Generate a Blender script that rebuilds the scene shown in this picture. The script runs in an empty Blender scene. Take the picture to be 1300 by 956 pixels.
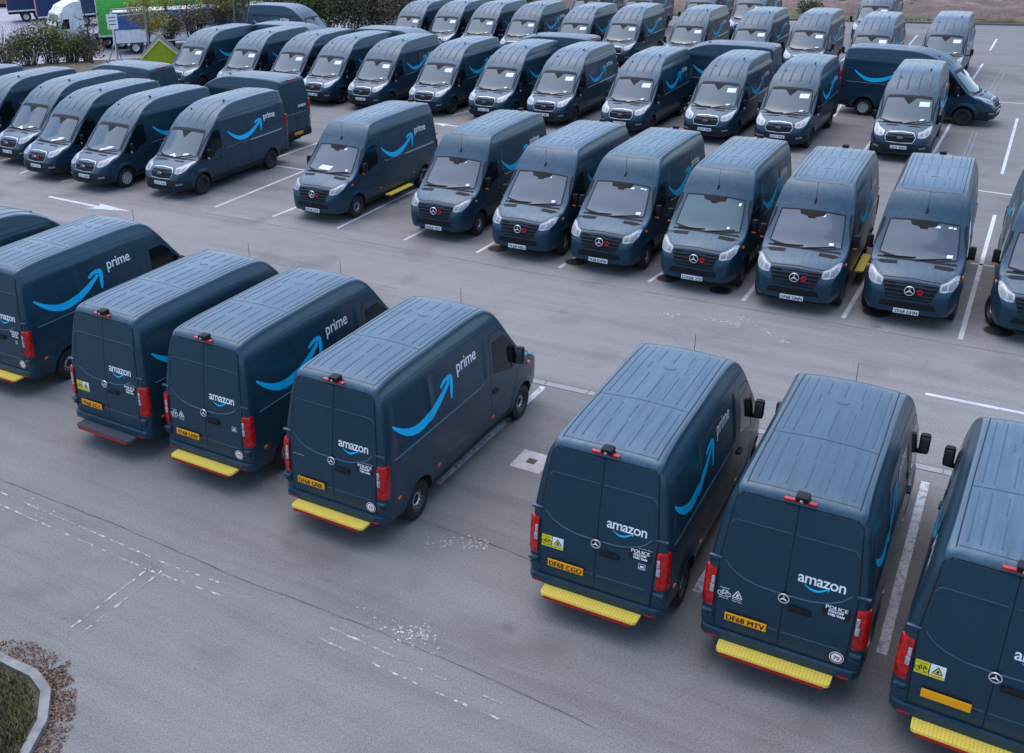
import bpy, bmesh, math, random
from math import sin, cos, pi, radians, sqrt
from mathutils import Vector, Matrix
from mathutils.bvhtree import BVHTree
from mathutils.geometry import tessellate_polygon

random.seed(7)
C = bpy.context.scene.collection
SC = bpy.context.scene

# ------------------------------------------------------------------ camera
CAM_H, PITCH, ROLL, FL, PX, PY = 9.715, radians(23.3236), radians(-1.7691), 1312.1, 484.36, 410.50
cp_, sp_ = cos(PITCH), sin(PITCH)
fwd = Vector((0, cp_, -sp_)); r0 = Vector((1, 0, 0)); u0 = Vector((0, sp_, cp_))
cr = r0 * cos(ROLL) + u0 * sin(ROLL); cu = -r0 * sin(ROLL) + u0 * cos(ROLL)
cam = bpy.data.cameras.new('camera'); co = bpy.data.objects.new('camera', cam); C.objects.link(co)
M = Matrix((cr, cu, -fwd)).transposed().to_4x4(); M.translation = Vector((0, 0, CAM_H)); co.matrix_world = M
cam.sensor_width = 36; cam.lens = FL / 1300 * 36
cam.shift_x = (650 - PX) / 1300; cam.shift_y = -(478 - PY) / 1300
cam.clip_start = .2; cam.clip_end = 1500
SC.camera = co

# ------------------------------------------------------------------ sky, sun, exposure
SUN_EL, SUN_AZ = 70, 335          # azimuth clockwise from +Y
w = bpy.data.worlds.new('World'); SC.world = w; w.use_nodes = True
nt = w.node_tree; sky = nt.nodes.new('ShaderNodeTexSky'); sky.sky_type = 'NISHITA'
sky.sun_disc = False; sky.sun_elevation = radians(SUN_EL); sky.sun_rotation = radians(SUN_AZ)
sky.air_density = 1.0; sky.dust_density = 1.8; sky.ozone_density = 1.3
bg = nt.nodes['Background']; bg.inputs[1].default_value = .15
nt.links.new(sky.outputs[0], bg.inputs[0])
sl = bpy.data.lights.new('sun', 'SUN'); sl.energy = .65; sl.angle = radians(80); sl.color = (1, .985, .965)
so = bpy.data.objects.new('sun', sl); C.objects.link(so)
sd = Vector((sin(radians(SUN_AZ)) * cos(radians(SUN_EL)), cos(radians(SUN_AZ)) * cos(radians(SUN_EL)), sin(radians(SUN_EL))))
so.rotation_euler = (-sd).to_track_quat('-Z', 'Y').to_euler()
SC.view_settings.view_transform = 'Standard'; SC.view_settings.look = 'None'
SC.view_settings.exposure = 1.22; SC.view_settings.gamma = 1

def G(u, v, z=0.0):
    """a ground point (world) seen at pixel u,v of the photograph"""
    d = fwd + cr * ((u - PX) / FL) - cu * ((v - PY) / FL)
    t = (z - CAM_H) / d.z
    return Vector((d.x * t, d.y * t, z))

# ------------------------------------------------------------------ materials
def nodes(name):
    m = bpy.data.materials.new(name); m.use_nodes = True
    return m, m.node_tree, m.node_tree.nodes['Principled BSDF']
def N(t, kind, **kw):
    n = t.nodes.new(kind)
    for k, v in kw.items():
        if k.startswith('i'):
            n.inputs[int(k[1:])].default_value = v
        else: setattr(n, k, v)
    return n
def coords(t, scale=(1, 1, 1), kind='Object'):
    tc = N(t, 'ShaderNodeTexCoord'); mp = N(t, 'ShaderNodeMapping')
    t.links.new(tc.outputs[kind], mp.inputs[0]); mp.inputs[3].default_value = scale
    return mp.outputs[0]
def noise(t, vec, scale, detail=4, rough=.55):
    n = N(t, 'ShaderNodeTexNoise'); n.inputs['Scale'].default_value = scale
    n.inputs['Detail'].default_value = detail; n.inputs['Roughness'].default_value = rough
    t.links.new(vec, n.inputs[0]); return n.outputs[0]
def ramp(t, fac, stops):
    r = N(t, 'ShaderNodeValToRGB'); e = r.color_ramp.elements
    e[0].position, e[0].color = stops[0][0], (*stops[0][1], 1); e[1].position, e[1].color = stops[-1][0], (*stops[-1][1], 1)
    for p, c in stops[1:-1]:
        x = e.new(p); x.color = (*c, 1)
    t.links.new(fac, r.inputs[0]); return r.outputs[0]
def mix(t, fac, a, b, mode='MIX'):
    m = N(t, 'ShaderNodeMix', data_type='RGBA', blend_type=mode)
    for sck, v in ((m.inputs[0], fac), (m.inputs[6], a), (m.inputs[7], b)):
        if hasattr(v, 'is_linked'): t.links.new(v, sck)
        elif isinstance(v, tuple): sck.default_value = (*v, 1) if len(v) == 3 else v
        else: sck.default_value = v
    return m.outputs[2]
def bump(t, b, h, strength, dist=.01):
    n = N(t, 'ShaderNodeBump'); n.inputs['Strength'].default_value = strength; n.inputs['Distance'].default_value = dist
    t.links.new(h, n.inputs['Height']); t.links.new(n.outputs[0], b.inputs['Normal'])
def simple(name, col, rough=.5, metal=0, coat=0, var=.12, scale=6, spec=.35):
    m, t, b = nodes(name)
    v = noise(t, coords(t), scale, 3)
    c = ramp(t, v, [(.3, tuple(x * (1 - var) for x in col)), (.7, tuple(min(1, x * (1 + var)) for x in col))])
    t.links.new(c, b.inputs['Base Color'])
    b.inputs['Roughness'].default_value = rough; b.inputs['Metallic'].default_value = metal
    b.inputs['Coat Weight'].default_value = coat; b.inputs['Specular IOR Level'].default_value = spec
    return m

def paint(name, col, dust_sheen=(.06, .07, .08), rough=.38, dust_sheen_amt=.25, streak=(.35, .75)):
    m, t, b = nodes(name)
    oi = N(t, 'ShaderNodeObjectInfo')
    vec = coords(t)
    n1 = noise(t, vec, 1.3, 6, .6); n2 = noise(t, vec, 60, 2, .5)
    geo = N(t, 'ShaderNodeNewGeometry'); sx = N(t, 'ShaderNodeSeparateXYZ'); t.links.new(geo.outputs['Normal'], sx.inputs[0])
    # run-off streaks and settled dust; on up-facing faces it also paints in sky light
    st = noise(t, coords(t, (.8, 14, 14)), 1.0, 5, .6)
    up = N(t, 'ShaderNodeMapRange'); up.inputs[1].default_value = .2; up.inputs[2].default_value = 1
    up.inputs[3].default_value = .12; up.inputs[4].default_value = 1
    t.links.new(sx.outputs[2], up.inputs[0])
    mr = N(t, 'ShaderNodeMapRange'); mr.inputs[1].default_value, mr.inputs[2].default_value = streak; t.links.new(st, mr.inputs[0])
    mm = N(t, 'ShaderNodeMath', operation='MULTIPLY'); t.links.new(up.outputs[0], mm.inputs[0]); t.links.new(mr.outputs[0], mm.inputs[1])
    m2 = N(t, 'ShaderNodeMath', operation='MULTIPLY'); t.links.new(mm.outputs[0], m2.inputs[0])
    rv = N(t, 'ShaderNodeMapRange'); rv.inputs[3].default_value = dust_sheen_amt * .7; rv.inputs[4].default_value = dust_sheen_amt * 1.3; t.links.new(oi.outputs['Random'], rv.inputs[0]); t.links.new(rv.outputs[0], m2.inputs[1])
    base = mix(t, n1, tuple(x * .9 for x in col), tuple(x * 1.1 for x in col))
    c = mix(t, m2.outputs[0], base, dust_sheen)
    t.links.new(c, b.inputs['Base Color'])
    rr = N(t, 'ShaderNodeMapRange'); rr.inputs[3].default_value = rough - .08; rr.inputs[4].default_value = rough + .12
    t.links.new(n1, rr.inputs[0]); t.links.new(rr.outputs[0], b.inputs['Roughness'])
    b.inputs['Coat Weight'].default_value = .3; b.inputs['Coat Roughness'].default_value = .15; b.inputs['Specular IOR Level'].default_value = .42; b.inputs['Specular Tint'].default_value = (.45, .72, 1, 1)
    bump(t, b, n2, .03, .002)
    return m
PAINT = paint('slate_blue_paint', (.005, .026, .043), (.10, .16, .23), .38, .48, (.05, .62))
PAINT_T = paint('slate_blue_paint_dust_sheen', (.005, .024, .041), (.12, .17, .24), .38, .60, (.2, .75))
MAT = {
    'black': simple('black_plastic', (.008, .009, .011), .6, spec=.2),
    'bumper': simple('dark_grey_bumper', (.010, .017, .024), .6, spec=.25),
    'seal': simple('rubber_seal', (.006, .007, .009), .7),
    'groove': simple('dark_groove', (.012, .022, .034), .7),  # darker than the paint, for seam and crease lines
    'press': simple('pressed_groove', (.04, .085, .125), .6),
    'under': simple('underbody', (.012, .012, .013), .9),
    'tyre': simple('tyre_rubber', (.018, .018, .019), .8),
    'rim': simple('grey_steel_rim', (.05, .052, .056), .45, .3),
    'rimblack': simple('black_steel_rim', (.02, .02, .022), .45),
    'silver': simple('silver_cover', (.55, .57, .6), .3, .5),
    'chrome': simple('chrome', (.75, .77, .8), .3, .75, var=.03),
    'blue': simple('smile_blue', (.0, .46, .78), .5, var=.03),
    'white': simple('vinyl_white', (.78, .8, .82), .4, var=.03),
    'paper': simple('white_paper', (.8, .82, .85), .6, var=.03),
    'yellowplate': simple('yellow_number_plate', (.85, .34, .004), .4, var=.05),
    'whiteplate': simple('white_number_plate', (.72, .74, .76), .4, var=.03),
    'ink': simple('plate_ink', (.01, .01, .012), .5),
    'redlamp': simple('red_lens', (.42, .006, .006), .2, coat=.3, var=.55, scale=14),
    'clearlamp': simple('clear_lens', (.32, .35, .39), .2, 0, coat=.4, var=.5, scale=22),
    'lampdark': simple('lamp_dark', (.16, .175, .19), .2, 0, coat=.3, var=.4, scale=25),
    'orange': simple('orange_lens', (.7, .12, .01), .2, coat=.8),
    'poppy': simple('poppy_red', (.55, .01, .02), .6, var=.2),
    'stickery': simple('sticker_yellow', (.75, .62, .02), .4, var=.04),
    'green': simple('sticker_green', (.1, .4, .12), .5),
    'redpaint': simple('red_strip', (.35, .012, .01), .5),
    'wire': simple('wire_grey', (.12, .12, .12), .5),
    'hivis': simple('hivis', (.3, .55, .05), .7),
}
def step_mat(name, col, dot):
    m, t, b = nodes(name); vec = coords(t, (24, 24, 24))
    vo = N(t, 'ShaderNodeTexVoronoi'); vo.inputs['Randomness'].default_value = 0; vo.inputs['Scale'].default_value = 1
    t.links.new(vec, vo.inputs[0])
    f = N(t, 'ShaderNodeMapRange'); f.inputs[1].default_value = .24; f.inputs[2].default_value = .36; t.links.new(vo.outputs[0], f.inputs[0])
    n = noise(t, coords(t), 9, 5)
    base = mix(t, n, tuple(x * .85 for x in col), tuple(x * 1.1 for x in col))
    t.links.new(mix(t, f.outputs[0], dot, base), b.inputs['Base Color']); b.inputs['Roughness'].default_value = .7
    bump(t, b, f.outputs[0], .6, .004); return m
MAT['step'] = step_mat('yellow_grip_tread', (.80, .60, .08), (.44, .32, .06))
MAT['stepdark'] = step_mat('dark_grip_tread', (.05, .06, .075), (.025, .03, .035))
def glass(name, col, rough=.06, refl=.5, coat=.4):
    m, t, b = nodes(name); v = noise(t, coords(t, (1, 1, 1)), 1.8, 3)
    b.inputs['Specular Tint'].default_value = (.72, .86, 1, 1)
    c = ramp(t, v, [(.35, tuple(x * .92 for x in col)), (.65, tuple(x * 1.08 for x in col))])
    t.links.new(c, b.inputs['Base Color']); b.inputs['Roughness'].default_value = rough
    b.inputs['Specular IOR Level'].default_value = refl; b.inputs['Coat Weight'].default_value = coat; b.inputs['Coat Roughness'].default_value = .03
    return m
MAT['screen'] = glass('windscreen_glass', (.070, .082, .102), .12, .6)
MAT['screen_t'] = glass('windscreen_glass_pale', (.05, .072, .086), .12, .6)
MAT['screen_g'] = glass('windscreen_glass_green', (.03, .075, .085), .12, .6)
MAT['sideglass'] = glass('side_glass', (.006, .008, .010), .08, .25, .0)

# ------------------------------------------------------------------ mesh helpers
def mesh_of(name, verts, faces, mats, idx=None, smooth=False, sharp=None):
    me = bpy.data.meshes.new(name); me.from_pydata([tuple(v) for v in verts], [], faces)
    for m in mats: me.materials.append(m)
    if idx:
        for p, i in zip(me.polygons, idx): p.material_index = i
    if smooth:
        for p in me.polygons: p.use_smooth = True
    me.update()
    if sharp: sharpen(me, sharp)
    return me
def sharpen(me, deg):
    bm = bmesh.new(); bm.from_mesh(me); a = radians(deg)
    for e in bm.edges:
        if len(e.link_faces) == 2: e.smooth = e.calc_face_angle(0) < a
    for f in bm.faces: f.smooth = True
    bm.to_mesh(me); bm.free()
class MB:
    def __init__(s): s.v = []; s.f = []; s.i = []; s.m = []
    def mi(s, m):
        if m not in s.m: s.m.append(m)
        return s.m.index(m)
    def add(s, vs, fs, m):
        o = len(s.v); k = s.mi(m); s.v += [Vector(v) for v in vs]
        s.f += [tuple(o + i for i in f) for f in fs]; s.i += [k] * len(fs)
    def box(s, c, d, m, rz=0, ry=0, rx=0, taper=1):
        c = Vector(c); R = Matrix.Rotation(rz, 3, 'Z') @ Matrix.Rotation(ry, 3, 'Y') @ Matrix.Rotation(rx, 3, 'X')
        vs = []
        for z in (-.5, .5):
            k = taper if z > 0 else 1
            for x, y in ((-.5, -.5), (.5, -.5), (.5, .5), (-.5, .5)): vs.append(c + R @ Vector((x * d[0] * k, y * d[1] * k, z * d[2])))
        s.add(vs, [(3, 2, 1, 0), (4, 5, 6, 7), (0, 1, 5, 4), (1, 2, 6, 5), (2, 3, 7, 6), (3, 0, 4, 7)], m)
    def rbox(s, c, d, m, b=.02, rz=0, ry=0):
        """box with chamfered edges (three stacked rings each way)"""
        bm = bmesh.new(); bmesh.ops.create_cube(bm, size=1)
        for v in bm.verts: v.co = Vector((v.co.x * d[0], v.co.y * d[1], v.co.z * d[2]))
        bmesh.ops.bevel(bm, geom=bm.edges[:], offset=b, segments=2, affect='EDGES', profile=.6)
        R = Matrix.Rotation(rz, 3, 'Z') @ Matrix.Rotation(ry, 3, 'Y')
        bm.verts.index_update()
        s.add([Vector(c) + R @ v.co for v in bm.verts], [tuple(v.index for v in f.verts) for f in bm.faces], m); bm.free()
    def prism(s, pts, ax, a, b, m, cap=True):
        """2-D outline (counter-clockwise in the plane) extruded along axis 0/1/2 from a to b"""
        def P(p, h):
            if ax == 2: return (p[0], p[1], h)
            if ax == 1: return (p[0], h, p[1])
            return (h, p[0], p[1])
        n = len(pts); vs = [P(p, a) for p in pts] + [P(p, b) for p in pts]
        fs = [(i, (i + 1) % n, n + (i + 1) % n, n + i) for i in range(n)]
        if cap: fs += [tuple(range(n))[::-1], tuple(range(n, 2 * n))]
        s.add(vs, fs, m)
    def tube(s, pts, r, m, n=6, r2=None):
        pts = [Vector(p) for p in pts]; rings = []
        for i, p in enumerate(pts):
            d = (pts[min(i + 1, len(pts) - 1)] - pts[max(i - 1, 0)]).normalized()
            a = d.cross(Vector((0, 0, 1)));  a = a.normalized() if a.length > 1e-3 else Vector((1, 0, 0)); b = d.cross(a)
            q = r if r2 is None else r + (r2 - r) * i / (len(pts) - 1)
            rings.append([p + (a * cos(2 * pi * k / n) + b * sin(2 * pi * k / n)) * q for k in range(n)])
        vs = [v for rg in rings for v in rg]; fs = []
        for i in range(len(pts) - 1):
            for k in range(n): fs.append((i * n + k, i * n + (k + 1) % n, (i + 1) * n + (k + 1) % n, (i + 1) * n + k))
        fs += [tuple(range(n)), tuple(range((len(pts) - 1) * n, len(pts) * n))[::-1]]
        s.add(vs, fs, m)
    def lathe(s, prof, c, m, n=28, ax='Y', sgn=1, closed=False):
        """profile (h, r): h along axis"""
        vs = []; k = len(prof)
        for j in range(n):
            a = 2 * pi * j / n
            for h, r in prof:
                vs.append(Vector(c) + (Vector((r * cos(a), h * sgn, r * sin(a))) if ax == 'Y' else Vector((h, r * cos(a), r * sin(a))) if ax == 'X' else Vector((r * cos(a), r * sin(a), h))))
        fs = []
        for j in range(n):
            for i in range(k - (0 if closed else 1)):
                i2 = (i + 1) % k; j2 = (j + 1) % n
                fs.append((j * k + i, j * k + i2, j2 * k + i2, j2 * k + i))
        s.add(vs, fs, m)
    def mesh(s, name, smooth=None):
        me = bpy.data.meshes.new(name); me.from_pydata([tuple(v) for v in s.v], [], s.f)
        for m in s.m: me.materials.append(m)
        for p, i in zip(me.polygons, s.i): p.material_index = i
        bm = bmesh.new(); bm.from_mesh(me); bmesh.ops.recalc_face_normals(bm, faces=bm.faces); bm.to_mesh(me); bm.free()
        if smooth: sharpen(me, smooth)
        return me
def link(name, me, parent=None, loc=None, label=None, cat=None, group=None, kind=None):
    o = bpy.data.objects.new(name, me); C.objects.link(o)
    if parent: o.parent = parent
    if loc: o.location = loc
    if label: o['label'] = label
    if cat: o['category'] = cat
    if group: o['group'] = group
    if kind: o['kind'] = kind
    return o
def thing(name, label, cat, loc=(0, 0, 0), rz=0, group=None):
    o = link(name, None, None, loc, label, cat, group); o.rotation_euler = (0, 0, rz); o.empty_display_size = .3; return o

def pchip(tab):
    xs = [p[0] for p in tab]; ys = [p[1] for p in tab]; n = len(xs)
    d = [(ys[i + 1] - ys[i]) / (xs[i + 1] - xs[i]) for i in range(n - 1)]
    m = [d[0]] + [0 if d[i - 1] * d[i] <= 0 else 2 * d[i - 1] * d[i] / (d[i - 1] + d[i]) for i in range(1, n - 1)] + [d[-1]]
    def f(x):
        if x <= xs[0]: return ys[0]
        if x >= xs[-1]: return ys[-1]
        i = max(k for k in range(n - 1) if xs[k] <= x); h = xs[i + 1] - xs[i]; t = (x - xs[i]) / h
        return ((2 * t ** 3 - 3 * t * t + 1) * ys[i] + (t ** 3 - 2 * t * t + t) * h * m[i] + (-2 * t ** 3 + 3 * t * t) * ys[i + 1] + (t ** 3 - t * t) * h * m[i + 1])
    return f
def sm(x, a, b):
    t = min(1, max(0, (x - a) / (b - a))); return t * t * (3 - 2 * t)

# ------------------------------------------------------------------ van shell (lofted cross-sections, wheel arches cut)
def shell(name, P, mats):
    ztop, wid, crown, rad, tum, zbot, rear = (P[k] for k in ('ztop', 'wid', 'crown', 'rad', 'tum', 'zbot', 'rear'))
    xs = P['xs']; NL, NU, NA, NR = 9, 26, 6, 7
    def section(x):
        W = wid(x); zt = ztop(x); cr_ = crown(x); ze = zt - cr_; z0 = zbot(x); r = min(rad(x), (ze - z0) * .45)
        zb = min(1.0, (z0 + ze - r) / 2)
        def side(z):
            y = W - tum(z) * P['tk'](x)
            if z < z0 + .3: y -= .07 * (1 - (z - z0) / .3) ** 2
            y -= P['recess'](x, z)
            for hx in P['hubs']:
                q = sqrt((x - hx) ** 2 + (z - .36) ** 2)
                y += .022 * sm(q, .34, .43) * (1 - sm(q, .46, .56))
            return max(.05, y)
        pts = [(0, z0), (W * .45, z0), (W - .12, z0)]
        for i in range(NL): z = z0 + (zb - z0) * i / NL; pts.append((side(z), z if i else z0 + .0))
        zs = ze - r
        for i in range(NU + 1): z = zb + (zs - zb) * i / NU; pts.append((side(z), z))
        ys = pts[-1][0]; ry = min(r * P.get('rk', 1), ys * .5)
        for i in range(1, NA + 1):
            a = pi / 2 * i / NA; pts.append((ys - ry + ry * cos(a), zs + r * sin(a)))
        ye = pts[-1][0]
        for i in range(1, NR + 1):
            y = ye * (1 - i / NR); pts.append((y, zt - cr_ * (y / ye) ** 2))
        return pts
    vs = []; n = None
    for x in xs:
        pts = section(x); n = len(pts)
        full = pts + [(-y, z) for y, z in pts[-2:0:-1]]
        for y, z in full:
            vs.append((x + rear(z) * (1 - sm(x, xs[0], xs[0] + .9)), y, z))
    K = 2 * n - 2; fs = []
    for i in range(len(xs) - 1):
        for k in range(K): fs.append((i * K + k, i * K + (k + 1) % K, (i + 1) * K + (k + 1) % K, (i + 1) * K + k))
    for i in (0, len(xs) - 1):
        b = i * K
        for k in range(n - 1):
            q = [b + k, b + k + 1, b + (K - k - 1) % K, b + (K - k) % K]
            q = [v for j, v in enumerate(q) if v not in q[:j]]
            if len(q) >= 3: fs.append(tuple(q))
    me = mesh_of(name, vs, fs, mats)
    bm = bmesh.new(); bm.from_mesh(me); bmesh.ops.recalc_face_normals(bm, faces=bm.faces); bm.to_mesh(me)
    bvh = BVHTree.FromBMesh(bm); bm.free()
    # wheel arches
    cut = MB()
    for hx in P['hubs']:
        for s in (1, -1):
            cut.lathe([(.30, 0.0001), (.30, .425), (-.42, .425), (-.42, .0001)], (hx, s * .98, .36), mats[1], 36, 'Y', s)
    cm = cut.mesh('cutter'); bm = bmesh.new(); bm.from_mesh(cm); bmesh.ops.remove_doubles(bm, verts=bm.verts, dist=.001)
    bmesh.ops.recalc_face_normals(bm, faces=bm.faces); bm.to_mesh(cm); bm.free()
    cm.materials.clear(); cm.materials.append(mats[0]); cm.materials.append(mats[1])
    for p in cm.polygons: p.material_index = 1
    a = bpy.data.objects.new('a', me); b = bpy.data.objects.new('b', cm); C.objects.link(a); C.objects.link(b)
    md = a.modifiers.new('b', 'BOOLEAN'); md.operation = 'DIFFERENCE'; md.object = b; md.solver = 'EXACT'
    bpy.context.view_layer.update()
    res = bpy.data.meshes.new_from_object(a.evaluated_get(bpy.context.evaluated_depsgraph_get()))
    bpy.data.objects.remove(a); bpy.data.objects.remove(b); res.name = name
    sharpen(res, 38)
    return res, bvh

class Drape:
    def __init__(s, bvh): s.b = bvh
    def hit(s, ax, a, b):
        o, d = {'L': ((a, 3, b), (0, -1, 0)), 'R': ((a, -3, b), (0, 1, 0)), 'F': ((9, a, b), (-1, 0, 0)), 'B': ((-5, a, b), (1, 0, 0)), 'T': ((a, b, 6), (0, 0, -1))}[ax]
        o = Vector(o); d = Vector(d); l, n, i, q = s.b.ray_cast(o, d)
        if l is None:
            l, n, i, q = s.b.find_nearest(o + d * {'L': 2, 'R': 2, 'F': 4.2, 'B': 4, 'T': 3.4}[ax])
        if n.dot(d) > 0: n = -n
        return l, n
    def poly(s, mb, outline, ax, m, off=.004, thick=.012, g=.07, rnd=0):
        if rnd: outline = roundpoly(outline, rnd)
        bm = bmesh.new(); vs = [bm.verts.new((p[0], p[1], 0)) for p in outline]; bm.faces.new(vs)
        lo = [min(p[k] for p in outline) for k in (0, 1)]; hi = [max(p[k] for p in outline) for k in (0, 1)]
        for k in (0, 1):
            c = math.floor(lo[k] / g) * g + g
            while c < hi[k] - 1e-4:
                no = (1, 0, 0) if k == 0 else (0, 1, 0)
                bmesh.ops.bisect_plane(bm, geom=bm.verts[:] + bm.edges[:] + bm.faces[:], plane_co=(c, c, 0), plane_no=no, dist=1e-5)
                c += g
        bmesh.ops.triangulate(bm, faces=[f for f in bm.faces if len(f.verts) > 4])
        bm.verts.index_update(); top = []; bot = []
        for v in bm.verts:
            l, n = s.hit(ax, v.co.x, v.co.y); top.append(l + n * off); bot.append(l - n * thick)
        fs = [tuple(v.index for v in f.verts) for f in bm.faces]
        k = len(top)
        for e in bm.edges:
            if len(e.link_faces) == 1: a, b = (v.index for v in e.verts); fs.append((a, b, b + k, a + k))
        mb.add(top + bot, fs, m); bm.free()
    def line(s, mb, pts, ax, m, wd=.01, off=.002, peak=0, closed=False, st=.05):
        P = [Vector((p[0], p[1])) for p in pts]
        if closed: P.append(P[0])
        Q = []
        for a, b in zip(P, P[1:]):
            k = max(1, int((b - a).length / st))
            Q += [a.lerp(b, i / k) for i in range(k)]
        Q.append(P[-1]); vs = []; fs = []
        for i, q in enumerate(Q):
            a = Q[max(i - 1, 0)]; b = Q[min(i + 1, len(Q) - 1)]
            if closed and i in (0, len(Q) - 1): a, b = Q[-2], Q[1]
            d = (b - a).normalized(); nn = Vector((-d.y, d.x))
            for k, h in ((-1, off), (0, off + peak), (1, off)):
                r = q + nn * (k * wd / 2); l, n = s.hit(ax, r.x, r.y); vs.append(l + n * h)
        for i in range(len(Q) - 1): fs += [(3 * i, 3 * i + 1, 3 * i + 4, 3 * i + 3), (3 * i + 1, 3 * i + 2, 3 * i + 5, 3 * i + 4)]
        mb.add(vs, fs, m)
    def flat(s, mb, me, ax, f, m, off=.005):
        """drape a flat text mesh: f maps its (x,y) into the plane"""
        vs = []
        for v in me.vertices:
            a, b = f(v.co.x, v.co.y); l, n = s.hit(ax, a, b); vs.append(l + n * off)
        mb.add(vs, [tuple(p.vertices) for p in me.polygons], m)
def roundpoly(pts, r, n=4):
    out = []; k = len(pts); P = [Vector(p) for p in pts]
    for i in range(k):
        a, b, c = P[i - 1], P[i], P[(i + 1) % k]; u = (a - b); v = (c - b)
        q = min(r, u.length * .45, v.length * .45); u = b + u.normalized() * q; v = b + v.normalized() * q
        for j in range(n + 1):
            t = j / n; out.append(tuple(u * (1 - t) ** 2 + b * 2 * t * (1 - t) + v * t * t))
    return out
_tc = {}
def text(body, bold=0.0, spacing=1.0):
    key = (body, bold, spacing)
    if key in _tc: return _tc[key]
    cu_ = bpy.data.curves.new('t', 'FONT'); cu_.body = body; cu_.offset = bold; cu_.space_character = spacing; cu_.resolution_u = 3
    cu_.align_x = 'CENTER'
    o = bpy.data.objects.new('t', cu_); C.objects.link(o); bpy.context.view_layer.update()
    me = bpy.data.meshes.new_from_object(o.evaluated_get(bpy.context.evaluated_depsgraph_get()))
    bpy.data.objects.remove(o); bpy.data.curves.remove(cu_)
    xs = [v.co.x for v in me.vertices]; me['w'] = max(xs) - min(xs); cx = (max(xs) + min(xs)) / 2
    for v in me.vertices: v.co.x -= cx
    _tc[key] = me; return me
def ribbon(cl, wf):
    """closed outline round a centre line with half-width wf(t)"""
    up = []; dn = []; n = len(cl)
    for i, p in enumerate(cl):
        a = Vector(cl[max(i - 1, 0)]); b = Vector(cl[min(i + 1, n - 1)]); d = (b - a).normalized(); q = Vector((-d.y, d.x)); h = wf(i / (n - 1))
        up.append(tuple(Vector(p) + q * h)); dn.append(tuple(Vector(p) - q * h))
    return up, dn
def smile(dr, mb, ax, xa, xb, z0, h, m, flip):
    """curved arrow from (xa) to (xb): a bowl of depth h below z0, thick in the middle, with an arrow head"""
    n = 28; L = xb - xa; cl = []
    for i in range(n + 1):
        t = i / n; cl.append((xa + L * t * .97, z0 - h * (1 - (abs(2 * (t - .42)) / (.84 if t < .42 else 1.16)) ** 1.9)))
    up, dn = ribbon(cl, lambda t: abs(L) * (.004 + .040 * sin(pi * min(1, t * .9 + .02)) ** .8))
    vs = []; fs = []
    for a, b in zip(up, dn):
        for q in (a, ((a[0] + b[0]) / 2, (a[1] + b[1]) / 2), b):
            l, nn = dr.hit(ax, *q); vs.append(l + nn * .004)
    for i in range(n): fs += [(3 * i, 3 * i + 1, 3 * i + 4, 3 * i + 3), (3 * i + 1, 3 * i + 2, 3 * i + 5, 3 * i + 4)]
    mb.add(vs, fs, m)
    s = 1 if L > 0 else -1; k = abs(L) / 1.9
    # arrow head: hooked L shape with round outer corner
    tip = (xb, z0 + .03 * k)
    def H(x, z): return (xb + s * x * k, z0 + z * k)
    a1 = [H(-.36, .02), H(-.25, .085), H(-.10, .115), H(.02, .10), H(.075, .04), H(.065, -.09), H(.03, -.24), H(-.01, -.34)]
    a2 = [H(-.33, -.03), H(-.24, .01), H(-.12, .03), H(-.05, .02), H(-.03, -.01), H(-.045, -.10), H(-.06, -.22), H(-.05, -.33)]
    vs = []; fs = []
    for a, b in zip(a1, a2):
        for q in (a, b):
            l, nn = dr.hit(ax, *q); vs.append(l + nn * .0045)
    for i in range(7): fs.append((2 * i, 2 * i + 1, 2 * i + 3, 2 * i + 2))
    mb.add(vs, fs, m)

# ------------------------------------------------------------------ wheels
def make_wheel(kind):
    t = MB(); R = .345
    t.lathe([(-.11, .205), (-.112, .24), (-.118, .29), (-.10, .332), (-.06, .345), (.06, .345), (.10, .332), (.118, .29), (.112, .24), (.10, .205)], (0, 0, 0), MAT['tyre'], 32)
    for k in range(32):                         # tread blocks
        a = 2 * pi * k / 32; t.box((.347 * cos(a), 0, .347 * sin(a)), (.006, .16, .04), MAT['tyre'], ry=-a)
    tyre = t.mesh('tyre', 40)
    r = MB(); main = {'steel': MAT['rim'], 'black': MAT['rimblack'], 'cover': MAT['silver']}[kind]
    r.lathe([(.10, .206), (.112, .212), (.105, .196), (.06, .186), (.045, .17), (.055, .14), (.05, .10), (.04, .085)] , (0, 0, 0), main, 32)
    if kind == 'steel':
        r.lathe([(.05, .125), (.068, .118), (.068, .10), (.05, .09)], (0, 0, 0), MAT['silver'], 28)
        r.lathe([(.04, .088), (.03, .05), (.03, .0001)], (0, 0, 0), MAT['rimblack'], 20)
        for k in range(14):
            a = 2 * pi * k / 14; r.box((.158 * cos(a), .052, .158 * sin(a)), (.035, .02, .022), MAT['silver'], ry=-a)
            a += pi / 14; r.box((.158 * cos(a), .050, .158 * sin(a)), (.030, .012, .030), MAT['under'], ry=-a)
    elif kind == 'black':
        r.lathe([(.04, .088), (.055, .07), (.05, .0001)], (0, 0, 0), MAT['rimblack'], 20)
        for k in range(10):
            a = 2 * pi * k / 10; r.box((.158 * cos(a), .050, .158 * sin(a)), (.04, .014, .03), MAT['under'], ry=-a)
    else:
        r.lathe([(.10, .2), (.075, .195), (.085, .10), (.075, .0001)], (0, 0, 0), MAT['silver'], 30)
        for k in range(10):
            a = 2 * pi * k / 10; r.box((.155 * cos(a), .084, .155 * sin(a)), (.06, .014, .028), MAT['under'], ry=-a, taper=.9)
        for k in range(5):
            a = 2 * pi * k / 5 + .3; r.box((.06 * cos(a), .083, .06 * sin(a)), (.016, .014, .016), MAT['rimblack'], ry=-a)
    return tyre, r.mesh('rim', 35)
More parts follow.
